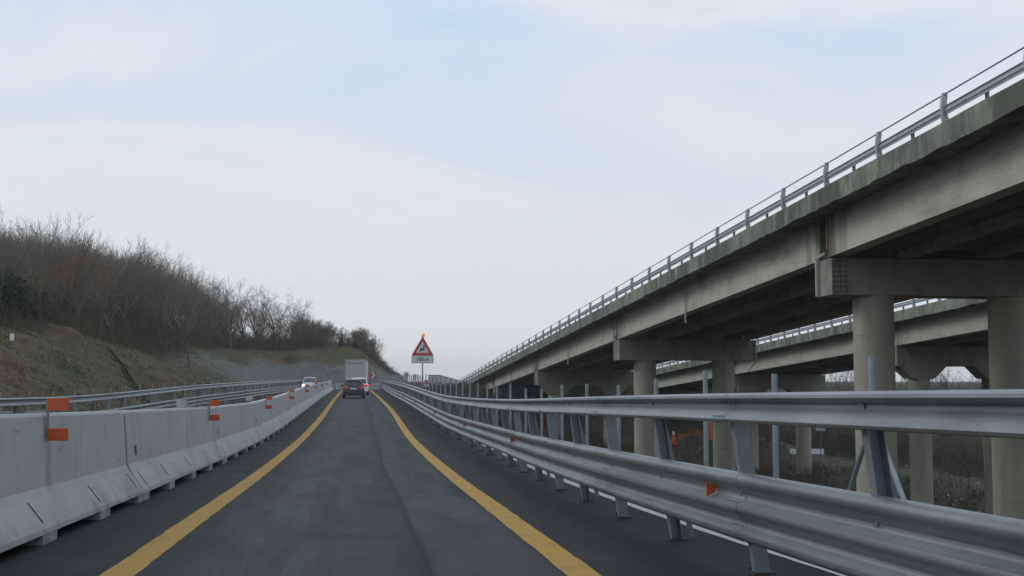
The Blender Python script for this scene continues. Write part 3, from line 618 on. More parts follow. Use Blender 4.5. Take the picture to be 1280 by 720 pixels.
# ------------------------------------------------------------------ viaducts
BE = Vector((-.0379, .9993, 0)); BN = Vector((.9993, .0379, 0)); GR = -.0498; SP = 36.2
def viaduct(name, label, O, dz, post_step, s0, s1, haunch_from, detailed, p0=-38):
    root = empty(name, (O.x, O.y, 0), math.atan2(-BE.x, BE.y), label, 'viaduct')
    Z = lambda s, z: z+GR*s+dz
    g0, g1 = -3.1, 8.55
    # deck slab with edge beams
    mb = MB(); rng = random.Random(5)
    prof = [(g0, 8.10), (g0, 7.40), (g0+.30, 7.39), (g0+.36, 7.56), (g1-.36, 7.56), (g1-.30, 7.39), (g1, 7.40), (g1, 8.10), (g1-.35, 8.10), (g1-.36, 7.90), (g0+.36, 7.90), (g0+.35, 8.10)]
    rows = []; ss = np.concatenate([np.arange(s0, -14, 1.15), np.arange(-14, s1+.1, .42)])
    for s in ss: rows.append([(q+(rng.uniform(-.012, .012) if q < -2.7 else 0), s, Z(s, z)+(rng.choice((0, .01, .02, .05, -.01)) if (q < -2.7 and z < 7.45) else 0)) for q, z in prof])
    mb.sweep(rows, closed=True, caps=True); mb.build('deck_slab', [M['conc_fascia']], root)
    # spalled patches along the lower arris
    npier = [k for k in range(-4, 6) if s0-2 < k*SP < s1+2]
    gqs = (-1.62, 1.2, 4.3, 7.2)
    for a in [k*SP for k in npier if (k+1)*SP < s1+3]:
        a2, b2 = a+.30, a+SP-.30
        for gi, q in enumerate(gqs):
            m = MB(); w = .30
            pr = [(-w, 6.02), (w, 6.02), (w, 6.3), (.12, 6.5), (.12, 7.25), (w+.1, 7.4), (w+.1, 7.555), (-w, 7.555), (-w, 6.02)][:-1]
            if gi == 3: pr = [(-x, z) for x, z in pr]
            if gi in (1, 2): pr = [(-w, 6.02), (w, 6.02), (w, 6.3), (.12, 6.5), (.12, 7.25), (w, 7.4), (w, 7.555), (-w, 7.555), (-w, 7.4), (-.12, 7.25), (-.12, 6.5), (-w, 6.3)]
            r_ = [[(q+x, s, Z(s, z)) for x, z in pr] for s in np.linspace(a2, b2, 13)]
            m.sweep(r_, closed=True, caps=True); m.build('girder', M['conc' if gi in (0, 3) else 'conc_cap'], root)  # inner girders take the darker cap concrete, deepening underdeck shade by colour
        for f_ in (.02, .26, .5, .74, .98):
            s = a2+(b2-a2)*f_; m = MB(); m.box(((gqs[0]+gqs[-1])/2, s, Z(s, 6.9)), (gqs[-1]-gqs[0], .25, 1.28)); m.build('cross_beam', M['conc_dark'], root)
    for k in npier:
        s = k*SP; zc = Z(s, 6.0); zb = Z(s, 4.62)
        m = MB(); q0, q1 = -1.92, 7.57
        if k >= haunch_from: poly = [(q0, zc), (q1, zc), (q1, zb+.15), (q1-.35, zb-.05), (q1-1.3, zb-.05), (q1-2.0, zb-.9), (q1-2.45, zb-.9), (6.2-1.75, zb), (1.0, zb), (.9, zb-.9), (-.7, zb-.9), (q0+.6, zb-.05), (q0, zb+.1)]
        else: poly = [(q0, zc), (q1, zc), (q1, zb), (q0, zb)]
        if k >= haunch_from: poly = [(q0, zc), (q1, zc), (q1, zb+.05), (q1-.05, zb), (5.45+1.7, zb), (5.45+.8, zb-.85), (5.45-.8, zb-.85), (5.45-1.7, zb), (1.7, zb), (.8, zb-.85), (-.8, zb-.85), (-1.7, zb), (q0+.05, zb), (q0, zb+.05)]
        m.prism([Vector((q, 0, z)) for q, z in poly], (0, s-.75, 0), (0, s+.75, 0))
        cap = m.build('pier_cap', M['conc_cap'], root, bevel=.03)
        for q in (0, 5.45):
            w = Matrix.Rotation(root.rotation_euler.z, 3, 'Z')@Vector((q, s, 0)); gx, gy = O.x+w.x, O.y+w.y
            gz = ground(gx, gy)
            c = MB(); zt = zb-(.83 if k >= haunch_from else -.002); zs = [gz-.6]
            z_ = gz+1.3
            while z_ < zt-.5: zs += [z_-.02, z_, z_+.02]; z_ += 3.1
            zs.append(zt)
            c.tube([(q, s, gz-.6), (q, s, zt)], .75, 40); c.build('column', M['conc_col'], cap, smooth=True)
        if detailed and k == 1:
            d = MB(); d.tube([(q1-.1, s-.80, zc-.2), (q1-.1, s-.80, zb-.1), (6.4, s-.72, zb-1.45), (6.3, s-.5, zb-1.7), (6.3, s-.5, zb-6.5)], .06, 8); d.build('drain_pipe', M['pvc_pipe'], root, smooth=True)
        # exposed reinforcement and drain pipe on the nearer cap ends
        if detailed and k in (0, 1, 2):
            r_ = MB(); ya = s-.757; rx0 = q0+.08
            h0, h1 = zb+.12, zc-.12
            for j in range(3): r_.tube([(rx0+.25*j, ya, h0), (rx0+.25*j, ya, h1)], .012, 5)
            for j in range(7): z_ = h0+(h1-h0)*j/6; r_.tube([(rx0, ya-.01, z_), (rx0+.5, ya-.01, z_)], .014, 5)
            if k == 0: r_.build('exposed_rebar', M['rebar'], cap)
            d = MB(); d.tube([(q0-.02, s-.42, Z(s, 7.5)), (q0-.02, s-.42, Z(s, 6.45)), (q0-.13, s-.36, Z(s, 6.33)), (q0-.13, s+.10, Z(s, 6.2)), (q0-.13, s+.16, Z(s, 6.08)), (q0-.13, s+.16, zb+.0)], .06, 8)
            if k == 0:
                d = MB(); d.tube([(q0-.02, s-.48, Z(s, 7.55)), (q0-.02, s-.48, Z(s, 6.3)), (q0-.09, s-.44, Z(s, 6.2))], .062, 8); d.build('rusty_drain_pipe', M['rust_pipe'], root, smooth=True)
                d = MB(); d.tube([(q0-.09, s-.44, Z(s, 6.2)), (q0-.10, s+.36, Z(s, 6.08)), (q0-.10, s+.44, Z(s, 5.98)), (q0-.10, s+.44, zb+.02)], .062, 8)
            d.build('drain_pipe', M['pvc_pipe'], root, smooth=True)
    # scupper pipes hanging from the deck between piers
    q0_ = -1.94
    if detailed:
        for s in (SP*.5+.6, SP*1.5, SP*2.5, SP*3.4):
            d = MB(); d.tube([(q0_-.10, s, Z(s, 7.5)), (q0_-.10, s, Z(s, 5.45))], .05, 8); d.build('drain_pipe', M['pvc_pipe'], root, smooth=True)
    # parapet: bowed posts, handrail tube and a waist-high rail on short stanchions (both edges)
    for q, sg in ((g0+.13, -1), (g1-.13, 1)):
        m = MB(); m.tube([(q-sg*.03, s, Z(s, 8.95)) for s in np.linspace(s0, s1, 30)], .022, 6); m.build('handrail', M['galv_dark'], root, smooth=True)
        wave = [(0, 8.32), (.05, 8.34), (.05, 8.39), (.0, 8.44), (.05, 8.50), (.05, 8.56), (0, 8.59)]
        m = MB(); m.sweep([[(q+sg*(.02-o), s, Z(s, z)) for o, z in wave]+[(q+sg*(.025-o)+sg*.006, s, Z(s, z)) for o, z in reversed(wave)] for s in np.linspace(s0, s1, 60)], closed=True, caps=True)
        m.build('waist_rail', M['parapet'], root, smooth=True)
    pp = MB(); side = [(0, 0), (.11, 0), (.10, .12), (.055, .30), (.045, .5), (.06, .68), (.09, .80), (.05, .90), (-.02, .89), (-.03, .80), (-.075, .62), (-.09, .45), (-.07, .25), (-.05, .1)]
    side = [(0.0, 0), (.16, 0), (.14, .12), (.09, .30), (.085, .5), (.10, .68), (.12, .82), (.07, .89), (.0, .88), (-.015, .80), (-.04, .62), (-.055, .45), (-.04, .25), (-.02, .1)]
    pp.prism([Vector((x*1.1-.04, 0, z)) for x, z in side], (0, -.06, 0), (0, .06, 0)); ppm = None
    st = MB(); st.box((0, 0, .2), (.08, .09, .42)); st.box((0, 0, .36), (.10, .13, .10)); stm = None
    for q, sg in ((g0+.13, -1), (g1-.13, 1)):
        if sg > 0 and not detailed: continue
        for i, s in enumerate(np.arange(p0+.6, s1, post_step)):
            if sg > 0 and i > 12: break
            if ppm is None: o = pp.build('parapet_post', M['parapet'], root); ppm = o.data
            else: o = link('parapet_post', ppm, root)
            o.location = (q, s, Z(s, 8.095))
            if sg > 0: o.rotation_euler = (0, 0, math.pi)
            s2 = s+post_step/2
            if s2 < s1 and sg < 0:
                if stm is None: o = st.build('stanchion', M['galv_dark'], root); stm = o.data
                else: o = link('stanchion', stm, root)
                o.location = (q+.1, s2, Z(s2, 8.095))
    return root
PA = Vector((17.74, 43.85, 0))
viaduct('viaduct', 'near grey concrete viaduct on the right with bowed parapet posts and round columns', PA, 0.0, 4.3, -112, 150, 2, True)
viaduct('viaduct', 'second concrete viaduct farther back, seen between the near viaduct columns', PA+BN*19.5, -.38, 3.4, -112, 150, -5, False)

# ------------------------------------------------------------------ vehicles
def loft_car(root, paint, kind):
    # local frame: +Y forward, origin on the ground at the centre; half-width profile per station
    Lh, Wd, Ht = 2.2, .91, 1.58
    st = [(-2.20, .45, .80, .74), (-2.16, .34, .98, .84), (-2.05, .28, 1.02, .89), (-1.5, .24, 1.0, .91), (-.4, .24, .97, .915), (.6, .24, .97, .915), (1.1, .24, .97, .91), (1.75, .26, .88, .88), (2.08, .30, .76, .82), (2.2, .42, .66, .70)]
    m = MB(); rows = []
    for y, zb, zt, w in st:
        rows.append([(-w*.9, y, zb), (-w, y, zb+(zt-zb)*.25), (-w*1.0, y, zb+(zt-zb)*.6), (-w*.95, y, zt-.04), (-w*.86, y, zt), (0, y, zt+.015), (w*.86, y, zt), (w*.95, y, zt-.04), (w, y, zb+(zt-zb)*.6), (w, y, zb+(zt-zb)*.25), (w*.9, y, zb), (0, y, zb-.01)])
    m.sweep(rows, closed=True, caps=True)
    body = m.build('body', paint, root, smooth=True)
    # cabin shell
    g = MB(); cs = [(-2.08, .97, .99, .80), (-1.72, 1.45, .98, .68), (-1.45, 1.55, .97, .66), (-.2, 1.585, .97, .65), (.35, 1.54, .97, .64), (1.18, .98, .96, .74)]
    rows = [[(-.84, y, zb), (-w, y, zt-.03), (-w+.08, y, zt), (0, y, zt+.012), (w-.08, y, zt), (w, y, zt-.03), (.84, y, zb)] for y, zt, zb, w in cs]
    g.sweep(rows, closed=True, caps=True); g.build('roof', paint, root, smooth=True)
    def pane(nm, pts, mm=M['glass'], off=(0, 0, 0)):
        q = MB(); p = [Vector(x)+Vector(off) for x in pts]; n_ = (p[1]-p[0]).cross(p[2]-p[0]).normalized()*.012
        q.prism([x-p[0] for x in p], p[0]-n_, p[0]+n_); return q.build(nm, mm, root)
    pane('rear_window', [(-.66, -2.0, 1.05), (.66, -2.0, 1.05), (.60, -1.745, 1.42), (-.60, -1.745, 1.42)], off=(0, -.035, .0))
    pane('windscreen', [(-.68, 1.07, 1.04), (.68, 1.07, 1.04), (.58, .47, 1.46), (-.58, .47, 1.46)], off=(0, .03, .02))
    for s in (-1, 1):
        pane('side_window', [(s*.83, .95, 1.02), (s*.83, -1.6, 1.02), (s*.69, -1.35, 1.47), (s*.68, .3, 1.47)], off=(s*.02, 0, 0))
        mm = MB(); mm.box((s*1.0, .78, 1.03), (.2, .1, .15)); mm.build('mirror', M['black_plastic'], root, bevel=.02)
    for y in (-1.35, 1.4):
        for s in (-1, 1):
            w = empty('wheel', (s*.80, y, .335)); w.parent = root
            t_ = MB(); t_.tube([(-.11, 0, 0), (-.10, 0, 0), (.10, 0, 0), (.11, 0, 0)], [.30, .335, .335, .30], 24); t_.build('tyre', M['tyre'], w, smooth=True)
            r_ = MB(); r_.tube([(s*.10, 0, 0), (s*.118, 0, 0)], [.21, .20], 16); r_.build('rim', M['rim'], w)
    b = MB(); b.box((0, -2.17, .42), (1.66, .14, .26)); b.build('rear_bumper', M['black_plastic'] if kind != 'white' else paint, root, bevel=.04)
    b = MB(); b.box((0, 2.14, .38), (1.55, .16, .24)); b.build('front_bumper', paint, root, bevel=.04)
    b = MB(); b.box((0, -2.235, .80 if kind != 'white' else .62), (.52, .02, .11)); b.build('number_plate', M['plate'], root)
    b = MB(); b.box((0, 2.225, .42), (.5, .02, .11)); b.build('number_plate', M['plate'], root)
    b = MB(); b.box((0, 2.19, .6), (.9, .06, .14)); b.build('grille', M['black_plastic'], root, bevel=.02)
    for s in (-1, 1):
        b = MB(); b.box((s*.66, -2.135, .90), (.42, .14, .15)); b.build('tail_light', M['lamp_red_hot'] if kind == 'white' else M['lamp_red'], root, bevel=.03)
        b = MB(); b.box((s*.66, 2.10, .66), (.30, .14, .14)); b.build('headlight', M['headlight'] if kind == 'silver' else M['plate'], root, bevel=.03)
        b = MB(); b.bar((s*.60, -1.4, 1.60), (s*.60, .2, 1.60), .035, .04); b.build('roof_rail', M['galv_dark'] if kind != 'silver' else M['black_plastic'], root)
    b = MB(); b.box((0, -1.80, 1.485), (.26, .05, .03)); b.build('brake_light', M['lamp_red_hot' if kind == 'white' else 'lamp_red'], root)
    b = MB(); b.box((0, -1.79, 1.52), (1.18, .22, .03)); b.build('spoiler', paint, root, bevel=.01)
    return root
hd = math.atan2(.037, 1)
c1 = empty('car', (-3.78, 97, road_z(97)-.02), hd, 'dark grey estate car with red tail lights ahead in the lane', 'car'); loft_car(c1, M['paint_dark'], 'dark'); c1.scale = (.94, .95, .96)
c2 = empty('car', (-3.95, 114, road_z(114)), hd, 'white car with lit brake lights, half hidden by the dark grey car', 'car'); loft_car(c2, M['paint_white'], 'white')
c3 = empty('car', (-10.3, 138, road_z(138)+.02), math.pi+hd*1.3, 'silver car with lit headlights coming along the opposite lane', 'car'); loft_car(c3, M['paint_silver'], 'silver')

def truck():
    y = 154.0; root = empty('truck', (-5.82, y, road_z(y)), rad(0.0), 'white box lorry seen from behind with blue lettering across its doors', 'truck')
    Lb = 12.0; b = MB(); b.box((0, Lb/2, 2.50), (2.5, Lb, 2.70)); b.build('cargo_box', M['truck_white'], root, bevel=.03)
    f = MB()
    for s in (-1, 1): f.box((s*1.225, -.02, 2.5), (.10, .06, 2.74))
    f.box((0, -.02, 3.83), (2.55, .06, .10)); f.box((0, -.02, 1.19), (2.55, .06, .12)); f.build('door_frame', M['truck_grey'], root)
    d = MB()
    for s in (-1, 1): d.box((s*.575, -.03, 2.5), (1.13, .03, 2.52))
    dr = d.build('rear_door', M['truck_white'], root)
    for x in (-.75, -.28, .28, .75):
        l = MB(); l.tube([(x, -.065, 1.3), (x, -.065, 3.7)], .018, 6); l.build('lock_rod', M['truck_grey'], dr)
    text_mesh('TRASPORTI', .42, 'lettering', M['letter_blue'], dr, (0, -.052, 3.36), (rad(90), 0, 0), .004, .92, True)
    u = MB(); u.box((0, .06, .62), (2.3, .12, .14)); u.build('underrun_bar', M['truck_grey'], root)
    for s in (-1, 1):
        l = MB(); l.box((s*1.0, -.03, .9), (.42, .08, .16)); l.build('tail_light', M['lamp_red'], root)
        l = MB(); l.box((s*1.02, -.05, 1.38), (.18, .05, .40)); l.build('warning_panel', M['amber'], root)
        m = MB(); m.box((s*.98, .25, .55), (.5, .02, .6)); m.build('mud_flap', M['black_plastic'], root)
        for yy in (1.4, 2.7, 9.6):
            w = MB(); w.tube([(s*.85-.17, yy, .5), (s*.85+.17, yy, .5)], .5, 24); w.build('wheel', M['tyre'], root, smooth=True)
    c = MB(); c.box((0, 5.8, .98), (1.0, 12.5, .25)); c.build('chassis', M['black_plastic'], root)
    c = MB(); c.prism([Vector((0, a, z)) for a, z in ((0, .6), (2.1, .6), (2.15, 1.6), (1.8, 3.1), (.2, 3.3), (0, 3.2))], (-1.22, 12.3, 0), (1.22, 12.3, 0)); c.build('cab', M['truck_white'], root, bevel=.05)
truck()

# ------------------------------------------------------------------ signs
def ring_poly(name, outer, inner, y, t, m_, parent):
    mb = MB(); n = len(outer)
    rows = [[(p[0], y+d, p[1]) for p in poly] for poly, d in ((inner, 0), (outer, 0), (outer, t), (inner, t))]
    mb.sweep(rows+[rows[0]], closed=True); return mb.build(name, m_, parent)
def plate_poly(name, poly, y, t, m_, parent):
    mb = MB(); mb.prism([Vector((p[0], 0, p[1])) for p in poly], (0, y, 0), (0, y+t, 0)); return mb.build(name, m_, parent)
def tri(cx, cz, s, r=0.0):
    h = s*.866; pts = []
    cs = [(cx-s/2, cz-h/3), (cx+s/2, cz-h/3), (cx, cz+2*h/3)]
    for i, c in enumerate(cs):
        if r == 0: pts.append(c); continue
        for k in range(5):
            a0 = [210, 330, 90][i]-60+k*30
            # rounded corner centre lies on the bisector
            ang = rad([210, 330, 90][i]); cc = (c[0]-math.cos(ang)*2*r, c[1]-math.sin(ang)*2*r)
            pts.append((cc[0]+r*math.cos(rad(a0)), cc[1]+r*math.sin(rad(a0))))
    return pts
def bend_sign():
    y = 60.2; x = 1.05; g = ground(x, y); zb = g-.1
    root = empty('road_sign', (x, y, 0), rad(-2), 'red-edged triangular double bend sign over a 100 m plate on a tall pole', 'road sign')
    p = MB(); p.tube([(0, .05, zb), (0, .05, 3.45)], .032, 10); p.build('pole', M['galv_post'], root, smooth=True)
    s = 1.10; cz = 2.715+s*.866/3
    o = tri(0, cz, s, .03); i_ = tri(0, cz, s*.62, .012)
    plate_poly('panel', tri(0, cz, s*.99, .03), 0, .015, M['sign_white'], root)
    ring_poly('red_border', o, i_, -.006, .005, M['sign_red'], root)
    # zig-zag bend symbol
    zz = [(-.175, .17), (-.105, .17), (-.095, .285), (.03, .245), (.085, .275), (.105, .47), (.135, .47), (.075, .545), (.0, .48), (.035, .475), (.022, .335), (-.10, .375), (-.155, .35)]
    plate_poly('bend_symbol', [(a_*.88+.015, b_*.9+2.735) for a_, b_ in zz], -.008, .007, M['sign_black'], root)
    pl = MB(); pl.box((0, .006, 2.515), (1.07, .016, .38)); pp_ = pl.build('distance_plate', M['sign_white'], root)
    text_mesh('100 m', .245, 'lettering', M['sign_black'], pp_, (.0, -.006, 2.51), (rad(90), 0, 0), .003, 1.0, True)
    fr = MB()
    for z in (2.33, 2.70): fr.box((0, -.001, z), (1.08, .02, .018))
    for xx in (-.535, .535): fr.box((xx, -.001, 2.515), (.018, .02, .36))
    fr.build('plate_border', M['sign_black'], pp_)
    l = MB(); l.tube([(0, .03, 3.58), (0, .03, 3.67)], .05, 10); l.build('lamp_base', M['black_plastic'], root)
    l = MB(); l.tube([(.03, -.03, 3.71), (.03, -.02, 3.71), (.03, .08, 3.71), (.03, .09, 3.71)], [.06, .09, .09, .06], 16); l.build('warning_lamp', M['amber'], root, smooth=True)
bend_sign()
def chevron():
    y = 157.5; x = -3.72; z0 = road_z(y); root = empty('road_sign', (x, y, z0), 0, 'square red and white chevron board pointing right beside the truck', 'road sign')
    for s in (-.25, .25):
        p = MB(); p.tube([(s, .04, -.2), (s, .04, 2.2)], .03, 8); p.build('pole', M['galv_post'], root)
    plate_poly('panel', [(-.42, 1.45), (.42, 1.45), (.42, 2.30), (-.42, 2.30)], 0, .02, M['sign_red'], root)
    plate_poly('chevron', [(-.22, 1.47), (.03, 1.47), (.36, 1.875), (.03, 2.28), (-.22, 2.28), (.10, 1.875)], -.008, .006, M['sign_white'], root)
chevron()
def round_sign():
    y = 161; x = -.95; z0 = ground(x, y); root = empty('road_sign', (x, y, z0), 0, 'small round red-rimmed sign on a post at the foot of the far bank', 'road sign')
    p = MB(); p.tube([(0, .04, -.2), (0, .04, 1.75-z0)], .03, 8); p.build('pole', M['galv_post'], root)
    c = lambda r: [(r*math.cos(2*math.pi*k/28), 1.95-z0+r*math.sin(2*math.pi*k/28)) for k in range(28)]
    plate_poly('panel', c(.33), 0, .02, M['sign_white'], root); ring_poly('red_border', c(.335), c(.24), -.006, .005, M['sign_red'], root)
round_sign()
def square_sign():
    y = 131; x = 2.7; z0 = ground(x, y); root = empty('road_sign', (x, y, z0), 0, 'small square red and white board behind the fence poles', 'road sign')
    p = MB(); p.tube([(0, .04, -.2), (0, .04, 1.5-z0)], .03, 8); p.build('pole', M['galv_post'], root)
    plate_poly('panel', [(-.24, .85-z0), (.24, .85-z0), (.24, 1.55-z0), (-.24, 1.55-z0)], 0, .02, M['sign_white'], root)
    plate_poly('red_field', [(-.21, 1.05-z0), (.21, 1.05-z0), (.21, 1.51-z0), (-.21, 1.51-z0)], -.006, .005, M['sign_red'], root)
    plate_poly('black_bar', [(-.05, 1.13-z0), (.05, 1.13-z0), (.05, 1.43-z0), (-.05, 1.43-z0)], -.01, .004, M['sign_black'], root)
square_sign()

# grey box building beyond the embankment
def shed():
    root = empty('shed', (4.42, 199, -.6), rad(-6.6), 'plain grey box shed with ribbed walls behind the row of poles', 'building')
    root.rotation_euler = (rad(-1.0), 0, rad(-6.6)); w, d, h = 1.9, 46, 2.9
    m = MB(); m.box((w/2, d/2, h/2), (w, d, h)); wl = m.build('wall', M['shed'], root)
    r = MB(); r.box((w/2, d/2, h+.06), (w+.12, d+.12, .10)); r.build('roof', M['galv_dark'], root)
    c = MB()
    for k in range(31): c.box((w+.02, .8+k*1.48, h/2), (.04, .12, h-.02))
    for k in range(5): c.box((.2+k*.4, -.02, h/2), (.05, .04, h-.02))
    c.build('cladding_rib', M['truck_grey'], wl)
    return root
shed()

# small roadside things below the viaducts
def cone(x, y, h, label, red_low=.75):
    z = ground(x, y); root = empty('traffic_cone', (x, y, z-.02), 0, label, 'traffic cone')
    b = MB(); b.box((0, 0, .03), (h*.5, h*.5, .06)); b.build('base', M['cone_red'], root)
    c = MB(); c.tube([(0, 0, .05), (0, 0, h*red_low)], [h*.2, h*.09], 16); c.build('body', M['cone_red'], root, smooth=True)
    c = MB(); c.tube([(0, 0, h*red_low), (0, 0, h)], [h*.09, h*.05], 16); c.build('white_band', M['white_paint'], root, smooth=True)
cone(23.2, 101.5, 1.15, 'orange traffic cone with a white tip on the dark bank, left of the tall marker')
def marker_post():
    x, y = 26.6, 103; z = ground(x, y); root = empty('marker_post', (x, y, z-.05), 0, 'tall red and white marker drum beside a near viaduct column', 'marker')
    a = MB(); a.tube([(0, 0, 0), (0, 0, .1), (0, 0, 1.5)], [.42, .38, .34], 16); a.build('red_base', M['cone_red'], root, smooth=True)
    a = MB(); a.tube([(0, 0, 1.5), (0, 0, 2.9)], [.30, .28], 16); a.build('white_top', M['white_paint'], root, smooth=True)
marker_post()
def safety_net():
    root = empty('safety_net', (23.6, 101.6, 0), 0, 'sagging orange safety net strung across the dark bank between cone and drum', 'safety net')
    rng = random.Random(4); m = MB(); n = 22; top = []; bot = []
    for k in range(n+1):
        x = 23.6+k*.2; y = 101.6+k*.07; g = ground(x, y); sag = .25*math.sin(k/n*math.pi*3)**2
        top.append(Vector((x-23.6, y-101.6, g+.62-sag+rng.uniform(-.05, .05)))); bot.append(Vector((x-23.6, y-101.6, g+.1)))
    for j in range(5):
        m.tube([t_.lerp(b_, j/4) for t_, b_ in zip(top, bot)], .016, 4)
    for t_, b_ in zip(top, bot): m.tube([t_, b_], .014, 4)
    m.build('mesh', M['net'], root)
    p = MB()
    for k in (0, 7, 15, 22): p.tube([(top[k].x, top[k].y, bot[k].z-.3), (top[k].x, top[k].y, top[k].z+.15)], .02, 6)
    p.build('stake', M['rebar'], root)
safety_net()
def low_panel():
    x, y = 46.6, 131; z = ground(x, y); root = empty('notice_board', (x, y, z), rad(-15), 'pale blank notice board on a post beyond the viaducts', 'notice board')
    p = MB(); p.tube([(0, .04, -.2), (0, .04, 4.6)], .04, 8); p.build('pole', M['galv_dark'], root)
    b = MB(); b.box((0, 0, 4.1), (1.0, .03, .7)); b.build('panel', M['grey_plastic'], root)
low_panel()
def white_boards():
    x, y = 47.4, 138; z = ground(x, y); root = empty('site_barrier', (x, y, z), rad(-12), 'low white board barrier on short legs beside the track beyond the viaducts', 'site barrier')
    b = MB(); b.box((0, 0, .78), (3.9, .06, .62)); b.build('board', M['white_paint'], root)
    for q in (-1.6, 0, 1.6):
        p = MB(); p.box((q, .06, .45), (.09, .06, 1.0)); p.build('leg', M['galv_dark'], root)
white_boards()
def white_marker():
    x, y = -19.6, 62.7; z = ground(x, y); root = empty('marker_post', (x, y, z), 0, 'small white marker post at the top of the grassy bank', 'marker')
    b = MB(); b.box((0, .02, .1), (.06, .05, .5)); b.build('post', M['galv_dark'], root); b = MB(); b.box((0, 0, .34), (.19, .06, .34)); b.build('plate', M['white_paint'], root)
white_marker()

# ------------------------------------------------------------------ trees
def tree_geo(seed, height, levels=6, first=.28, wide=1.0, up=.10, trunk_r=.13, stems=1, twig_r=.009, side=1.0):
    rng = random.Random(seed); trunk = MB(); crown = MB(); segs = []
    def turn(d, ang):
        a = Vector((rng.gauss(0, 1), rng.gauss(0, 1), rng.gauss(0, 1))); ax = d.cross(a).normalized()
        return (d*math.cos(ang)+ax*math.sin(ang)).normalized()
    def grow(p, d, L, r, lev):
        n = 3 if lev < 4 else 2; pts = [p]; rs = [r]; q = p.copy(); dd = d.copy(); r1 = max(r*.7, twig_r*.7)
        for k in range(n):
            dd = (dd+Vector((rng.gauss(0, .10), rng.gauss(0, .10), rng.gauss(0, .06)+up))).normalized(); q = q+dd*L/n; pts.append(q.copy()); rs.append(r+(r1-r)*(k+1)/n)
        segs.append((pts, rs, lev))
        if lev >= levels: return
        grow(pts[-1], turn(dd, rng.uniform(.1, .32)), L*rng.uniform(.74, .86), r1*.9, lev+1)
        for c in range(rng.choice((1, 1, 2)) + (2 if lev == 0 else 0)): grow(pts[-1].lerp(pts[-2], rng.uniform(0, .5)), turn(dd, rng.uniform(.4, .85)*wide), L*rng.uniform(.55, .8), max(r1*rng.uniform(.5, .75), twig_r), lev+1)
        ns = rng.choice((0, 1, 1, 2)) if lev > 0 else 1
        for c in range(int(ns*side+.5)):
            t = rng.uniform(.25, .9)*n; i = min(int(t), n-1); grow(pts[i].lerp(pts[i+1], t-i), turn(dd, rng.uniform(.6, 1.1)*wide), L*rng.uniform(.4, .6), max(r1*.4, twig_r), min(lev+2, levels))
    for k in range(stems):
        d = Vector((rng.gauss(0, .05 if stems == 1 else .38), rng.gauss(0, .05 if stems == 1 else .38), 1)).normalized()
        grow(Vector((rng.uniform(-.3, .3)*(stems > 1), rng.uniform(-.3, .3)*(stems > 1), -.1)), d, height*first, trunk_r, 0 if stems == 1 else 1)
    top = max(pt.z for s_ in segs for pt in s_[0]); k = height/top
    for pts, rs, lev in segs:
        pts = [p*k for p in pts]
        if lev <= 1: trunk.tube(pts, rs, 6, caps=False)
        else: crown.tube(pts, rs, 3, caps=False)
    return trunk, crown
def make_tree(seed, height, name, twm, **kw):
    tr, cr_ = tree_geo(seed, height, **kw); root = empty(name, (0, 0, -500))
    tr.build('trunk', M['bark'], root, fix=False); cr_.build('crown', twm, root, fix=False)
    return root
PR = [make_tree(33, 9, 'bare_tree', M['twig'], trunk_r=.17, first=.30, wide=.95, up=.06, side=.9, twig_r=.009),
      make_tree(36, 9, 'bare_tree', M['twig_red'], trunk_r=.17, first=.32, wide=1.0, up=.05, side=.9, twig_r=.009),
      make_tree(40, 9, 'bare_tree', M['twig_pale'], trunk_r=.17, first=.34, wide=.9, up=.07, side=.9, twig_r=.009),
      make_tree(48, 9, 'bare_tree', M['twig_grey'], trunk_r=.17, first=.30, wide=1.05, up=.05, side=.9, twig_r=.009)]
PB = [make_tree(21, 4.5, 'bare_shrub', M['twig_pale'], first=.33, stems=6, levels=6, trunk_r=.05, up=.09, wide=.9, twig_r=.012),
      make_tree(22, 4.5, 'bare_shrub', M['twig'], first=.33, stems=7, levels=6, trunk_r=.05, up=.09, wide=.9, twig_r=.012)]
used = set()
def place_tree(proto, x, y, h, base_h, label, cat='tree', group=None, sxy=None, seed=0):
    if proto.name in used: o = copy_tree(proto)
    else: used.add(proto.name); o = proto
    k = h/base_h; o.location = (x, y, ground(x, y)-.05); s_ = (sxy or k); o.scale = (s_, s_, k); o.rotation_euler = (0, 0, (x*7.3+y*3.1) % 6.28)
    return tag(o, label, cat, group)
bx = lambda px: np.tan(np.arctan((np.asarray(px)-640)/1500)+.09174)          # bearing (x over y) of a direction
dep = lambda x, y: .9958*y+.0916*x
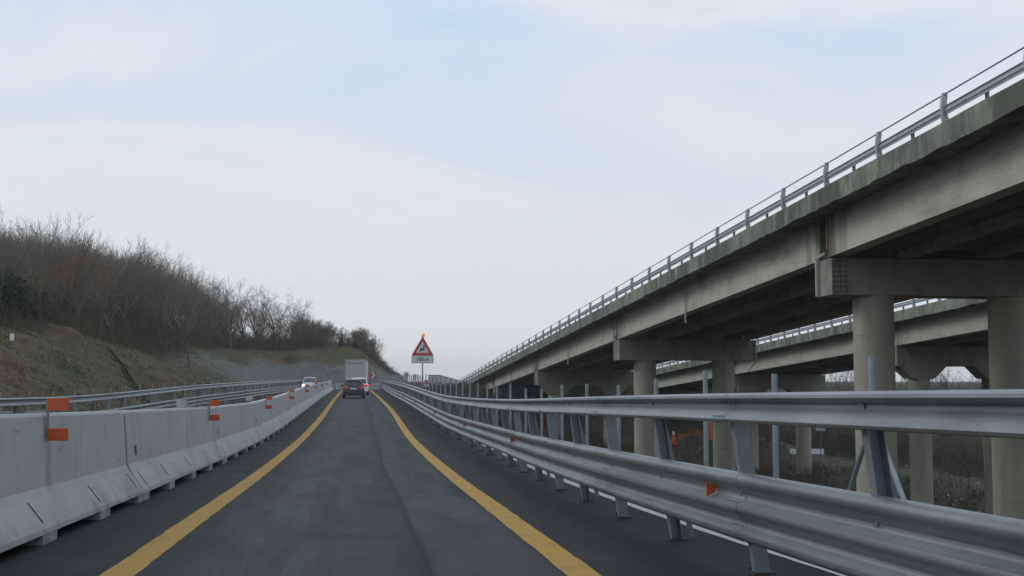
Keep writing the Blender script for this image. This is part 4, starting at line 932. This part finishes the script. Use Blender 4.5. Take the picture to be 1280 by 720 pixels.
# canopy top elevation (tangent above eye level) by bearing left of the road axis
b_px = np.array([-150, 0, 30, 75, 110, 200, 260, 290, 330, 375, 400, 425, 438, 450, 465, 480, 495, 520])
b_y = np.array([272, 281, 277, 288, 293, 312, 347, 362, 372, 388, 402, 418, 422, 412, 428, 452, 464, 470])
b_ang = bx(b_px); b_tan = (476-b_y)/1500
rng = random.Random(77)
def canopy_h(x, y):
    D = math.hypot(x, y); return 1.45+np.interp(x/y, b_ang, b_tan)*dep(x, y)-ground(x, y)
n_wood = 0; tries = 0
G1 = 'bare trees of the wood on the left hill'
while n_wood < 262 and tries < 9000:
    tries += 1; y = rng.uniform(48, 215); x = rng.uniform(-62, -1.5) if y > 172 else rng.uniform(-62, -19)
    if y < 170 and x > rail_l(y)-10.2-rng.uniform(0, 2): continue
    if y < 172 and x < -48 and rng.random() < .6: continue
    if x/y < -.37: continue
    _, d, _, H, _ = ground(np.array([x]), np.array([y]), True)
    if d[0]*.52 < H[0]+1.0: continue
    h = canopy_h(x, y)*rng.uniform(.80, 1.05)*(1+.07*math.sin(x*.55+y*.21)+.05*math.sin(y*.5-x*.3))
    if h < 1.6 or h > 16: continue
    px = 502+1500*x/y
    if h < 3.6: place_tree(PB[n_wood % 2], x, y, h, 4.5, 'low bare shrub on the crest of the bank ahead', 'shrub', 'bare shrubs along the crest of the bank')
    else: place_tree(PR[rng.randrange(4)], x, y, min(h, 14), 9, 'bare winter tree in the dense brown wood on the left hill', 'tree', G1, sxy=min(h, 12)/9*rng.uniform(.85, 1.15))
    n_wood += 1
# trees that stand out against the sky
PA_ = [make_tree(41, 9, 'bare_tree', M['twig_pale'], first=.3, wide=1.0, up=.05, side=.9, twig_r=.010), make_tree(49, 9, 'bare_tree', M['twig_pale'], first=.3, wide=1.0, up=.05, side=.9, twig_r=.012)]
def solo(proto, px, y, top, label, base=9, sx=1.0, cat='tree'):
    x = float(bx(px))*y; h = 1.45+(476-top)/1500*dep(x, y)-ground(x, y); place_tree(proto, x, y, h, base, label, cat, None, sxy=h/base*sx)
solo(PA_[0], 42, 92, 248, 'tall airy bare tree rising above the wood at the far left', sx=1.0)
solo(PA_[0], 8, 86, 262, 'thin leaning bare tree at the left edge of the photo', sx=.8)
solo(PA_[1], 341, 191, 350, 'broad bare tree standing above the end of the wood, left one of a pair', sx=1.0)
solo(PA_[1], 364, 192, 371, 'smaller bare tree standing right of the broad tree at the end of the wood', sx=1.0)
solo(PR[2], 288, 176, 341, 'lone pale bare tree at the shoulder of the wood', sx=1.0)
solo(PB[0], 405, 186, 397, 'rounded bare shrub clump on the crest, left of the two small conifers', 4.5, 1.5, 'shrub')
solo(PB[1], 392, 189, 401, 'darker bare shrub on the crest behind the rounded clump', 4.5, 1.5, 'shrub')
solo(PB[0], 452, 187, 407, 'rounded bare shrub standing on the crest above the truck', 4.5, 1.5, 'shrub')
solo(PB[1], 463, 189, 420, 'low bare shrub on the falling crest right of the truck', 4.5, 1.4, 'shrub')
srng = random.Random(41)
for px, top in ((383, 396), (398, 400), (412, 401), (418, 406), (425, 412), (431, 419), (410, 410), (388, 408), (437, 420), (441, 413), (446, 408), (456, 408), (459, 413), (466, 424), (470, 434), (474, 442), (478, 449), (484, 455), (449, 415), (400, 408), (376, 392), (371, 388), (455, 418)):
    yy = 187+srng.uniform(-2, 9); xx = float(bx(px))*yy; hh = 1.45+(476-top)/1500*dep(xx, yy)-ground(xx, yy)
    if hh > .8: place_tree(PB[srng.randrange(2)], xx, yy, hh, 4.5, 'low bare shrub on the crest of the bank ahead', 'shrub', 'bare shrubs along the crest of the bank', sxy=hh/4.5*srng.uniform(1.2, 1.7))
solo(PR[2], 237, 104, 352, 'slender pale-trunked tree at the front edge of the wood', sx=.8)
solo(PR[1], 50, 72, 305, 'thin dark tree at the front edge of the wood behind the mound', sx=.8)
def ivy_bush(px, y, top, wd, label):
    x = float(bx(px))*y; g_ = float(ground(x, y)); h = 1.45+(476-top)/1500*dep(x, y)-g_; root = empty('evergreen_shrub', (x, y, g_-.05), 0, label, 'shrub', 'dark evergreen shrubs at the left edge of the wood')
    t = MB(); t.tube([(0, 0, 0), (.1, 0, h*.5), (0, .1, h*.85)], [.08, .06, .02], 6); t.build('trunk', M['bark'], root)
    r = random.Random(px+3); c = MB()
    cl = [(Vector((r.gauss(0, wd*.35), r.gauss(0, wd*.35), h*r.uniform(.2, .85))), r.uniform(.35, .8)) for _ in range(16)]
    for k in range(2600):
        p0, rr_ = r.choice(cl); p = p0+Vector((r.gauss(0, rr_*.5), r.gauss(0, rr_*.5), r.gauss(0, rr_*.5)))
        u = Vector((r.gauss(0, .05), r.gauss(0, .05), r.gauss(0, .05))); v = Vector((r.gauss(0, .05), r.gauss(0, .05), r.gauss(0, .05))); c.quad(p-u, p-v, p+u, p+v)
    c.build('crown', M['evergreen'], root, fix=False)
for px, y, top, wd in ((6, 74, 338, 1.6), (24, 76, 350, 1.5), (-8, 72, 330, 1.6), (38, 80, 362, 1.2)):
    ivy_bush(px, y, top, wd, 'dark leafy evergreen shrub among bare trees at the left edge of the photo')
def conifer(px, y, top, label):
    x = float(bx(px))*y; g = float(ground(x, y)); h = 1.45+(476-top)/1500*dep(x, y)-g; root = empty('conifer', (x, y, g-.05), 0, label, 'conifer')
    t = MB(); t.tube([(0, 0, 0), (0, 0, h*.95)], [.07, .015], 6); t.build('trunk', M['bark'], root)
    r = random.Random(px); c = MB()
    for k in range(420):
        f = r.random()**.8; z = h*(.1+.9*f); R = (1-f)*h*.30+.05; a = r.uniform(0, 6.28); p = Vector((R*math.cos(a)*r.uniform(.4, 1), R*math.sin(a)*r.uniform(.4, 1), z))
        u = Vector((r.gauss(0, .12), r.gauss(0, .12), r.gauss(0, .08))); v = Vector((r.gauss(0, .12), r.gauss(0, .12), r.gauss(0, .08))); c.quad(p-u, p-v, p+u, p+v)
    c.build('crown', M['evergreen'], root, fix=False)
conifer(427, 184, 424, 'small dark conifer on the crest, left one of two')
conifer(443, 184, 427, 'small dark conifer on the crest directly above the truck')

# right side, beyond the viaducts
G2 = 'bare trees beyond the viaducts'
for i, (px, y, top) in enumerate([(520, 195, 466), (508, 188, 462), (600, 215, 470), (1028, 150, 452), (1040, 165, 458), (1055, 152, 455), (1128, 150, 463), (1170, 160, 456), (1182, 150, 468), (1212, 155, 458), (1225, 165, 462), (1260, 160, 470), (980, 190, 470), (945, 200, 476), (850, 210, 480), (790, 220, 476), (740, 215, 474), (700, 215, 478), (1300, 160, 460), (1100, 170, 470), (1010, 185, 468)]):
    x = float(bx(px))*y; h = 1.45+(476-top)/1500*dep(x, y)-ground(x, y)
    if h < 4: place_tree(PB[i % 2], x, y, h, 4.5, 'bare shrub behind the far end of the right pole row', 'shrub', 'bare shrubs behind the pole row')
    else: place_tree(PR[i % 4], x, y, h, 9, 'slender bare tree on the low ground beyond the viaducts', 'tree', G2, sxy=h/9*.7)

r5 = random.Random(12)
for i, (px, y, top) in enumerate(((1150, 132, 520), (1178, 138, 512), (1205, 134, 516), (1225, 140, 508), (1090, 141, 528), (1062, 146, 520), (975, 142, 524), (958, 150, 512), (870, 128, 530), (850, 140, 522), (770, 135, 522), (745, 120, 530), (662, 120, 520), (1010, 150, 515), (1265, 128, 520))):
    x = float(bx(px))*y; h = 1.45+(476-top)/1500*dep(x, y)-ground(x, y)
    if h > .8: place_tree(PB[i % 2], x, y, h, 4.5, 'dark bare shrub on the low ground among the viaduct columns', 'shrub', 'bare shrubs on the low ground under the viaducts', sxy=h/4.5*1.3)
for i, (x, y, L_, a) in enumerate(((39.5, 116, 3.2, .7), (41.2, 117.5, 2.4, -.5), (43.5, 119, 2.0, .2), (24.5, 98, 2.6, 1.2), (27.5, 96, 1.9, -.3))):
    z = float(ground(x, y)); o = empty('fallen_branch', (x, y, z+.1), a, 'pale fallen branch lying on the dark low ground under the viaducts', 'branch', 'fallen branches under the viaducts'); m = MB()
    p = [Vector((-L_/2+L_*k/6, r5.uniform(-.12, .12), r5.uniform(0, .15)+.04*k)) for k in range(7)]; m.tube(p, [.06-.007*k for k in range(7)], 6)
    for k in (2, 3, 4): m.tube([p[k], p[k]+Vector((r5.uniform(.2, .6), r5.uniform(-.6, .6), r5.uniform(.2, .6)))], [.03, .008], 5)
    m.build('limb', M['twig_pale'], o, smooth=True)

# ------------------------------------------------------------------ undergrowth and grass (uncountable)
def twig_mass(name, pts, m_, seed, hmin, hmax, per=7, r=.012, spread=.55):
    g = np.random.default_rng(seed); P0 = np.repeat(np.array(pts, float), per, 0); n = len(P0)
    P0[:, :2] += g.normal(0, .45, (n, 2)); hh = g.uniform(hmin, hmax, n)[:, None]*np.repeat(np.array([p[3] if len(p) > 3 else 1.0 for p in pts]), per)[:, None] if len(pts[0]) > 3 else g.uniform(hmin, hmax, n)[:, None]
    P0 = P0[:, :3]
    d1 = np.concatenate([g.normal(0, spread*.6, (n, 2)), np.ones((n, 1))], 1); d1 /= np.linalg.norm(d1, axis=1, keepdims=True)
    P1 = P0+d1*hh*.5; d2 = d1+g.normal(0, .3, (n, 3)); d2 /= np.linalg.norm(d2, axis=1, keepdims=True); P2 = P1+d2*hh*.5
    segs = [(P0, P1, r*1.3, r)]
    segs.append((P1, P2, r, r*.5))
    for k in range(3):
        f = g.uniform(.1, .9, (n, 1)); B = P1*(1-f)+P2*f; dd = d2+g.normal(0, .6, (n, 3)); dd /= np.linalg.norm(dd, axis=1, keepdims=True)
        segs.append((B, B+dd*hh*g.uniform(.15, .35, (n, 1)), r*.7, r*.4))
    V = []; 
    for A, B, ra, rb in segs:
        D = B-A; u = np.cross(D, g.normal(0, 1, A.shape)); u /= np.linalg.norm(u, axis=1, keepdims=True)+1e-9
        V.append(np.stack([A-u*ra, A+u*ra, B+u*rb, B-u*rb], 1))
        # a second blade across the first gives the stem thickness from every side
        w = np.cross(D, u); w /= np.linalg.norm(w, axis=1, keepdims=True)+1e-9
        V.append(np.stack([A-w*ra, A+w*ra, B+w*rb, B-w*rb], 1))
    V = np.concatenate(V, 0); nf = len(V); me = bpy.data.meshes.new(name)
    me.vertices.add(nf*4); me.vertices.foreach_set('co', V.reshape(-1)); me.loops.add(nf*4); me.loops.foreach_set('vertex_index', np.arange(nf*4))
    me.polygons.add(nf); me.polygons.foreach_set('loop_start', np.arange(nf)*4); me.update(calc_edges=True); me.materials.append(m_)
    o = link(name, me); return o
g = np.random.default_rng(8); pts = []
while len(pts) < 6500:
    y = g.uniform(45, 212, 4000); x = np.where(y > 172, g.uniform(-62, 0, 4000), g.uniform(-62, -18, 4000))
    z, d, t, H, cut = ground(x, y, True); ok = (d*.52 > H+.7+g.normal(0, .35, 4000)) & (x/y > -.37) & (x/y < .0)
    for a, b, c in zip(x[ok], y[ok], z[ok]):
        ch = 1.45+np.interp(a/b, b_ang, b_tan)*dep(a, b)-c
        if ch < .4: continue
        dd_ = float(np.hypot(max(rail_l(min(b, 200))-1-a, 0), max(b-171-.12*(a+8), 0))) - 9.5
        cl = .75+.55*math.sin(a*.9+b*.37)*math.sin(b*.61-a*.25)
        pts.append((a, b, c, max(.25, min(.5+.15*max(dd_, 0), 1.8, ch*.24)*cl)))
tag(twig_mass('undergrowth', pts[:6500], M['brush'], 5, .9, 2.2, 8, .012, .95), 'tangled brown undergrowth filling the wood on the left hill', 'undergrowth', None, 'stuff')
pts = []
while len(pts) < 5200:
    y = g.uniform(60, 235, 4000); x = g.uniform(-1, 150, 4000); z, d, t, H, cut = ground(x, y, True)
    lane_ok = np.abs(x-(52-.11*(y-113))) > 3.2
    dens = np.where((y > 145) | (x > 56), 1.0, np.where((t > 3.5) & (t < 30), .5, .3))*lane_ok
    ok = (t > 2.6) & (d < 2) & (g.random(4000) < dens) & (x/y < .62)
    ok &= ~((x > 2) & (x < 26) & (y > 186) & (y < 250))
    for a, b, c in zip(x[ok], y[ok], z[ok]): pts.append((a, b, c, (.28 if (b > 140 and a < 22) else (.8 if b > 145 else (.6 if a > 60 else .2)))))
tag(twig_mass('undergrowth', pts[:5200], M['brush'], 6, 1.4, 5.0, 7, .022), 'brown scrub on the low ground below and beyond the viaducts', 'undergrowth', None, 'stuff')

def rubble():
    g = np.random.default_rng(4); m = MB(); r = random.Random(4); n = 0
    while n < 700:
        y = r.uniform(35, 145); x = r.uniform(5, 75); z, d, t, H, cut = ground(np.array([x]), np.array([y]), True)
        if t[0] < 1.5: continue
        s_ = r.uniform(.05, .22); n += 1; c = Vector((x, y, float(z[0])+s_*.2)); i = len(m.v)
        for dx, dy, dz in ((1, 0, 0), (-1, 0, 0), (0, 1, 0), (0, -1, 0), (0, 0, .8), (0, 0, -.6)): m.v.append(tuple(c+Vector((dx*s_*r.uniform(.6, 1.3), dy*s_*r.uniform(.6, 1.3), dz*s_))))
        for f in ((0, 2, 4), (2, 1, 4), (1, 3, 4), (3, 0, 4), (2, 0, 5), (1, 2, 5), (3, 1, 5), (0, 3, 5)): m.f.append(tuple(i+k for k in f)); m.mi.append(0)
    tag(m.build('rubble', M['conc_cap'], fix=False), 'loose stones and rubble on the low ground', 'rubble', None, 'stuff')
rubble()
def grass():
    g = np.random.default_rng(9); n = 60000
    y = 20+g.random(n)**1.2*165; dd = g.uniform(.6, 13, n); x = np.where(y < 168, rail_l(np.clip(y, -40, 200))-1.0-dd, g.uniform(-30, 0, n)); y = np.where(y >= 168, 171+g.uniform(.5, 14, n), y)
    z, d, t, H, cut = ground(x, y, True); keep = (d > .5) & (d*.52 < H+1.5); x, y, z = x[keep], y[keep], z[keep]; n = len(x)
    rock = (y > 112) & (z < 3.6); keep = ~(rock & (g.random(n) < .85)); x, y, z = x[keep], y[keep], z[keep]; n = len(x)
    A = np.stack([x, y, z-.05], 1); h = g.uniform(.05, .17, n)[:, None]; lean = np.concatenate([g.normal(0, .4, (n, 2)), np.ones((n, 1))], 1); u = np.concatenate([g.normal(0, 1, (n, 2)), np.zeros((n, 1))], 1); u /= np.linalg.norm(u, axis=1, keepdims=True)
    w = g.uniform(.015, .06, n)[:, None]; V = np.stack([A-u*w, A+u*w, A+lean*h], 1); me = bpy.data.meshes.new('dry_grass')
    me.vertices.add(n*3); me.vertices.foreach_set('co', V.reshape(-1)); me.loops.add(n*3); me.loops.foreach_set('vertex_index', np.arange(n*3)); me.polygons.add(n); me.polygons.foreach_set('loop_start', np.arange(n)*3)
    me.update(calc_edges=True); me.materials.append(M['grass_blade']); tag(link('dry_grass', me), 'short dry grass tufts over the cut bank', 'grass', None, 'stuff')
grass()
for o in list(bpy.data.objects):       # prototypes that were never placed
    if o.parent is None and o.type == 'EMPTY' and o.location.z < -400:
        for c in list(o.children): bpy.data.objects.remove(c)
        bpy.data.objects.remove(o)

# ------------------------------------------------------------------ thin winter haze
hz = MB(); hz.box((0, 450, 3), (3300, 2700, 42)); hm = bpy.data.materials.new('haze'); hm.use_nodes = True; t = hm.node_tree
for n_ in list(t.nodes):
    if n_.type == 'BSDF_PRINCIPLED': t.nodes.remove(n_)
pv = N(t, 'ShaderNodeVolumePrincipled'); pv.inputs['Color'].default_value = (.85, .89, .92, 1); pv.inputs['Density'].default_value = .00038
t.links.new(pv.outputs[0], [n_ for n_ in t.nodes if n_.type == 'OUTPUT_MATERIAL'][0].inputs['Volume'])
tag(hz.build('haze', hm), kind='stuff')
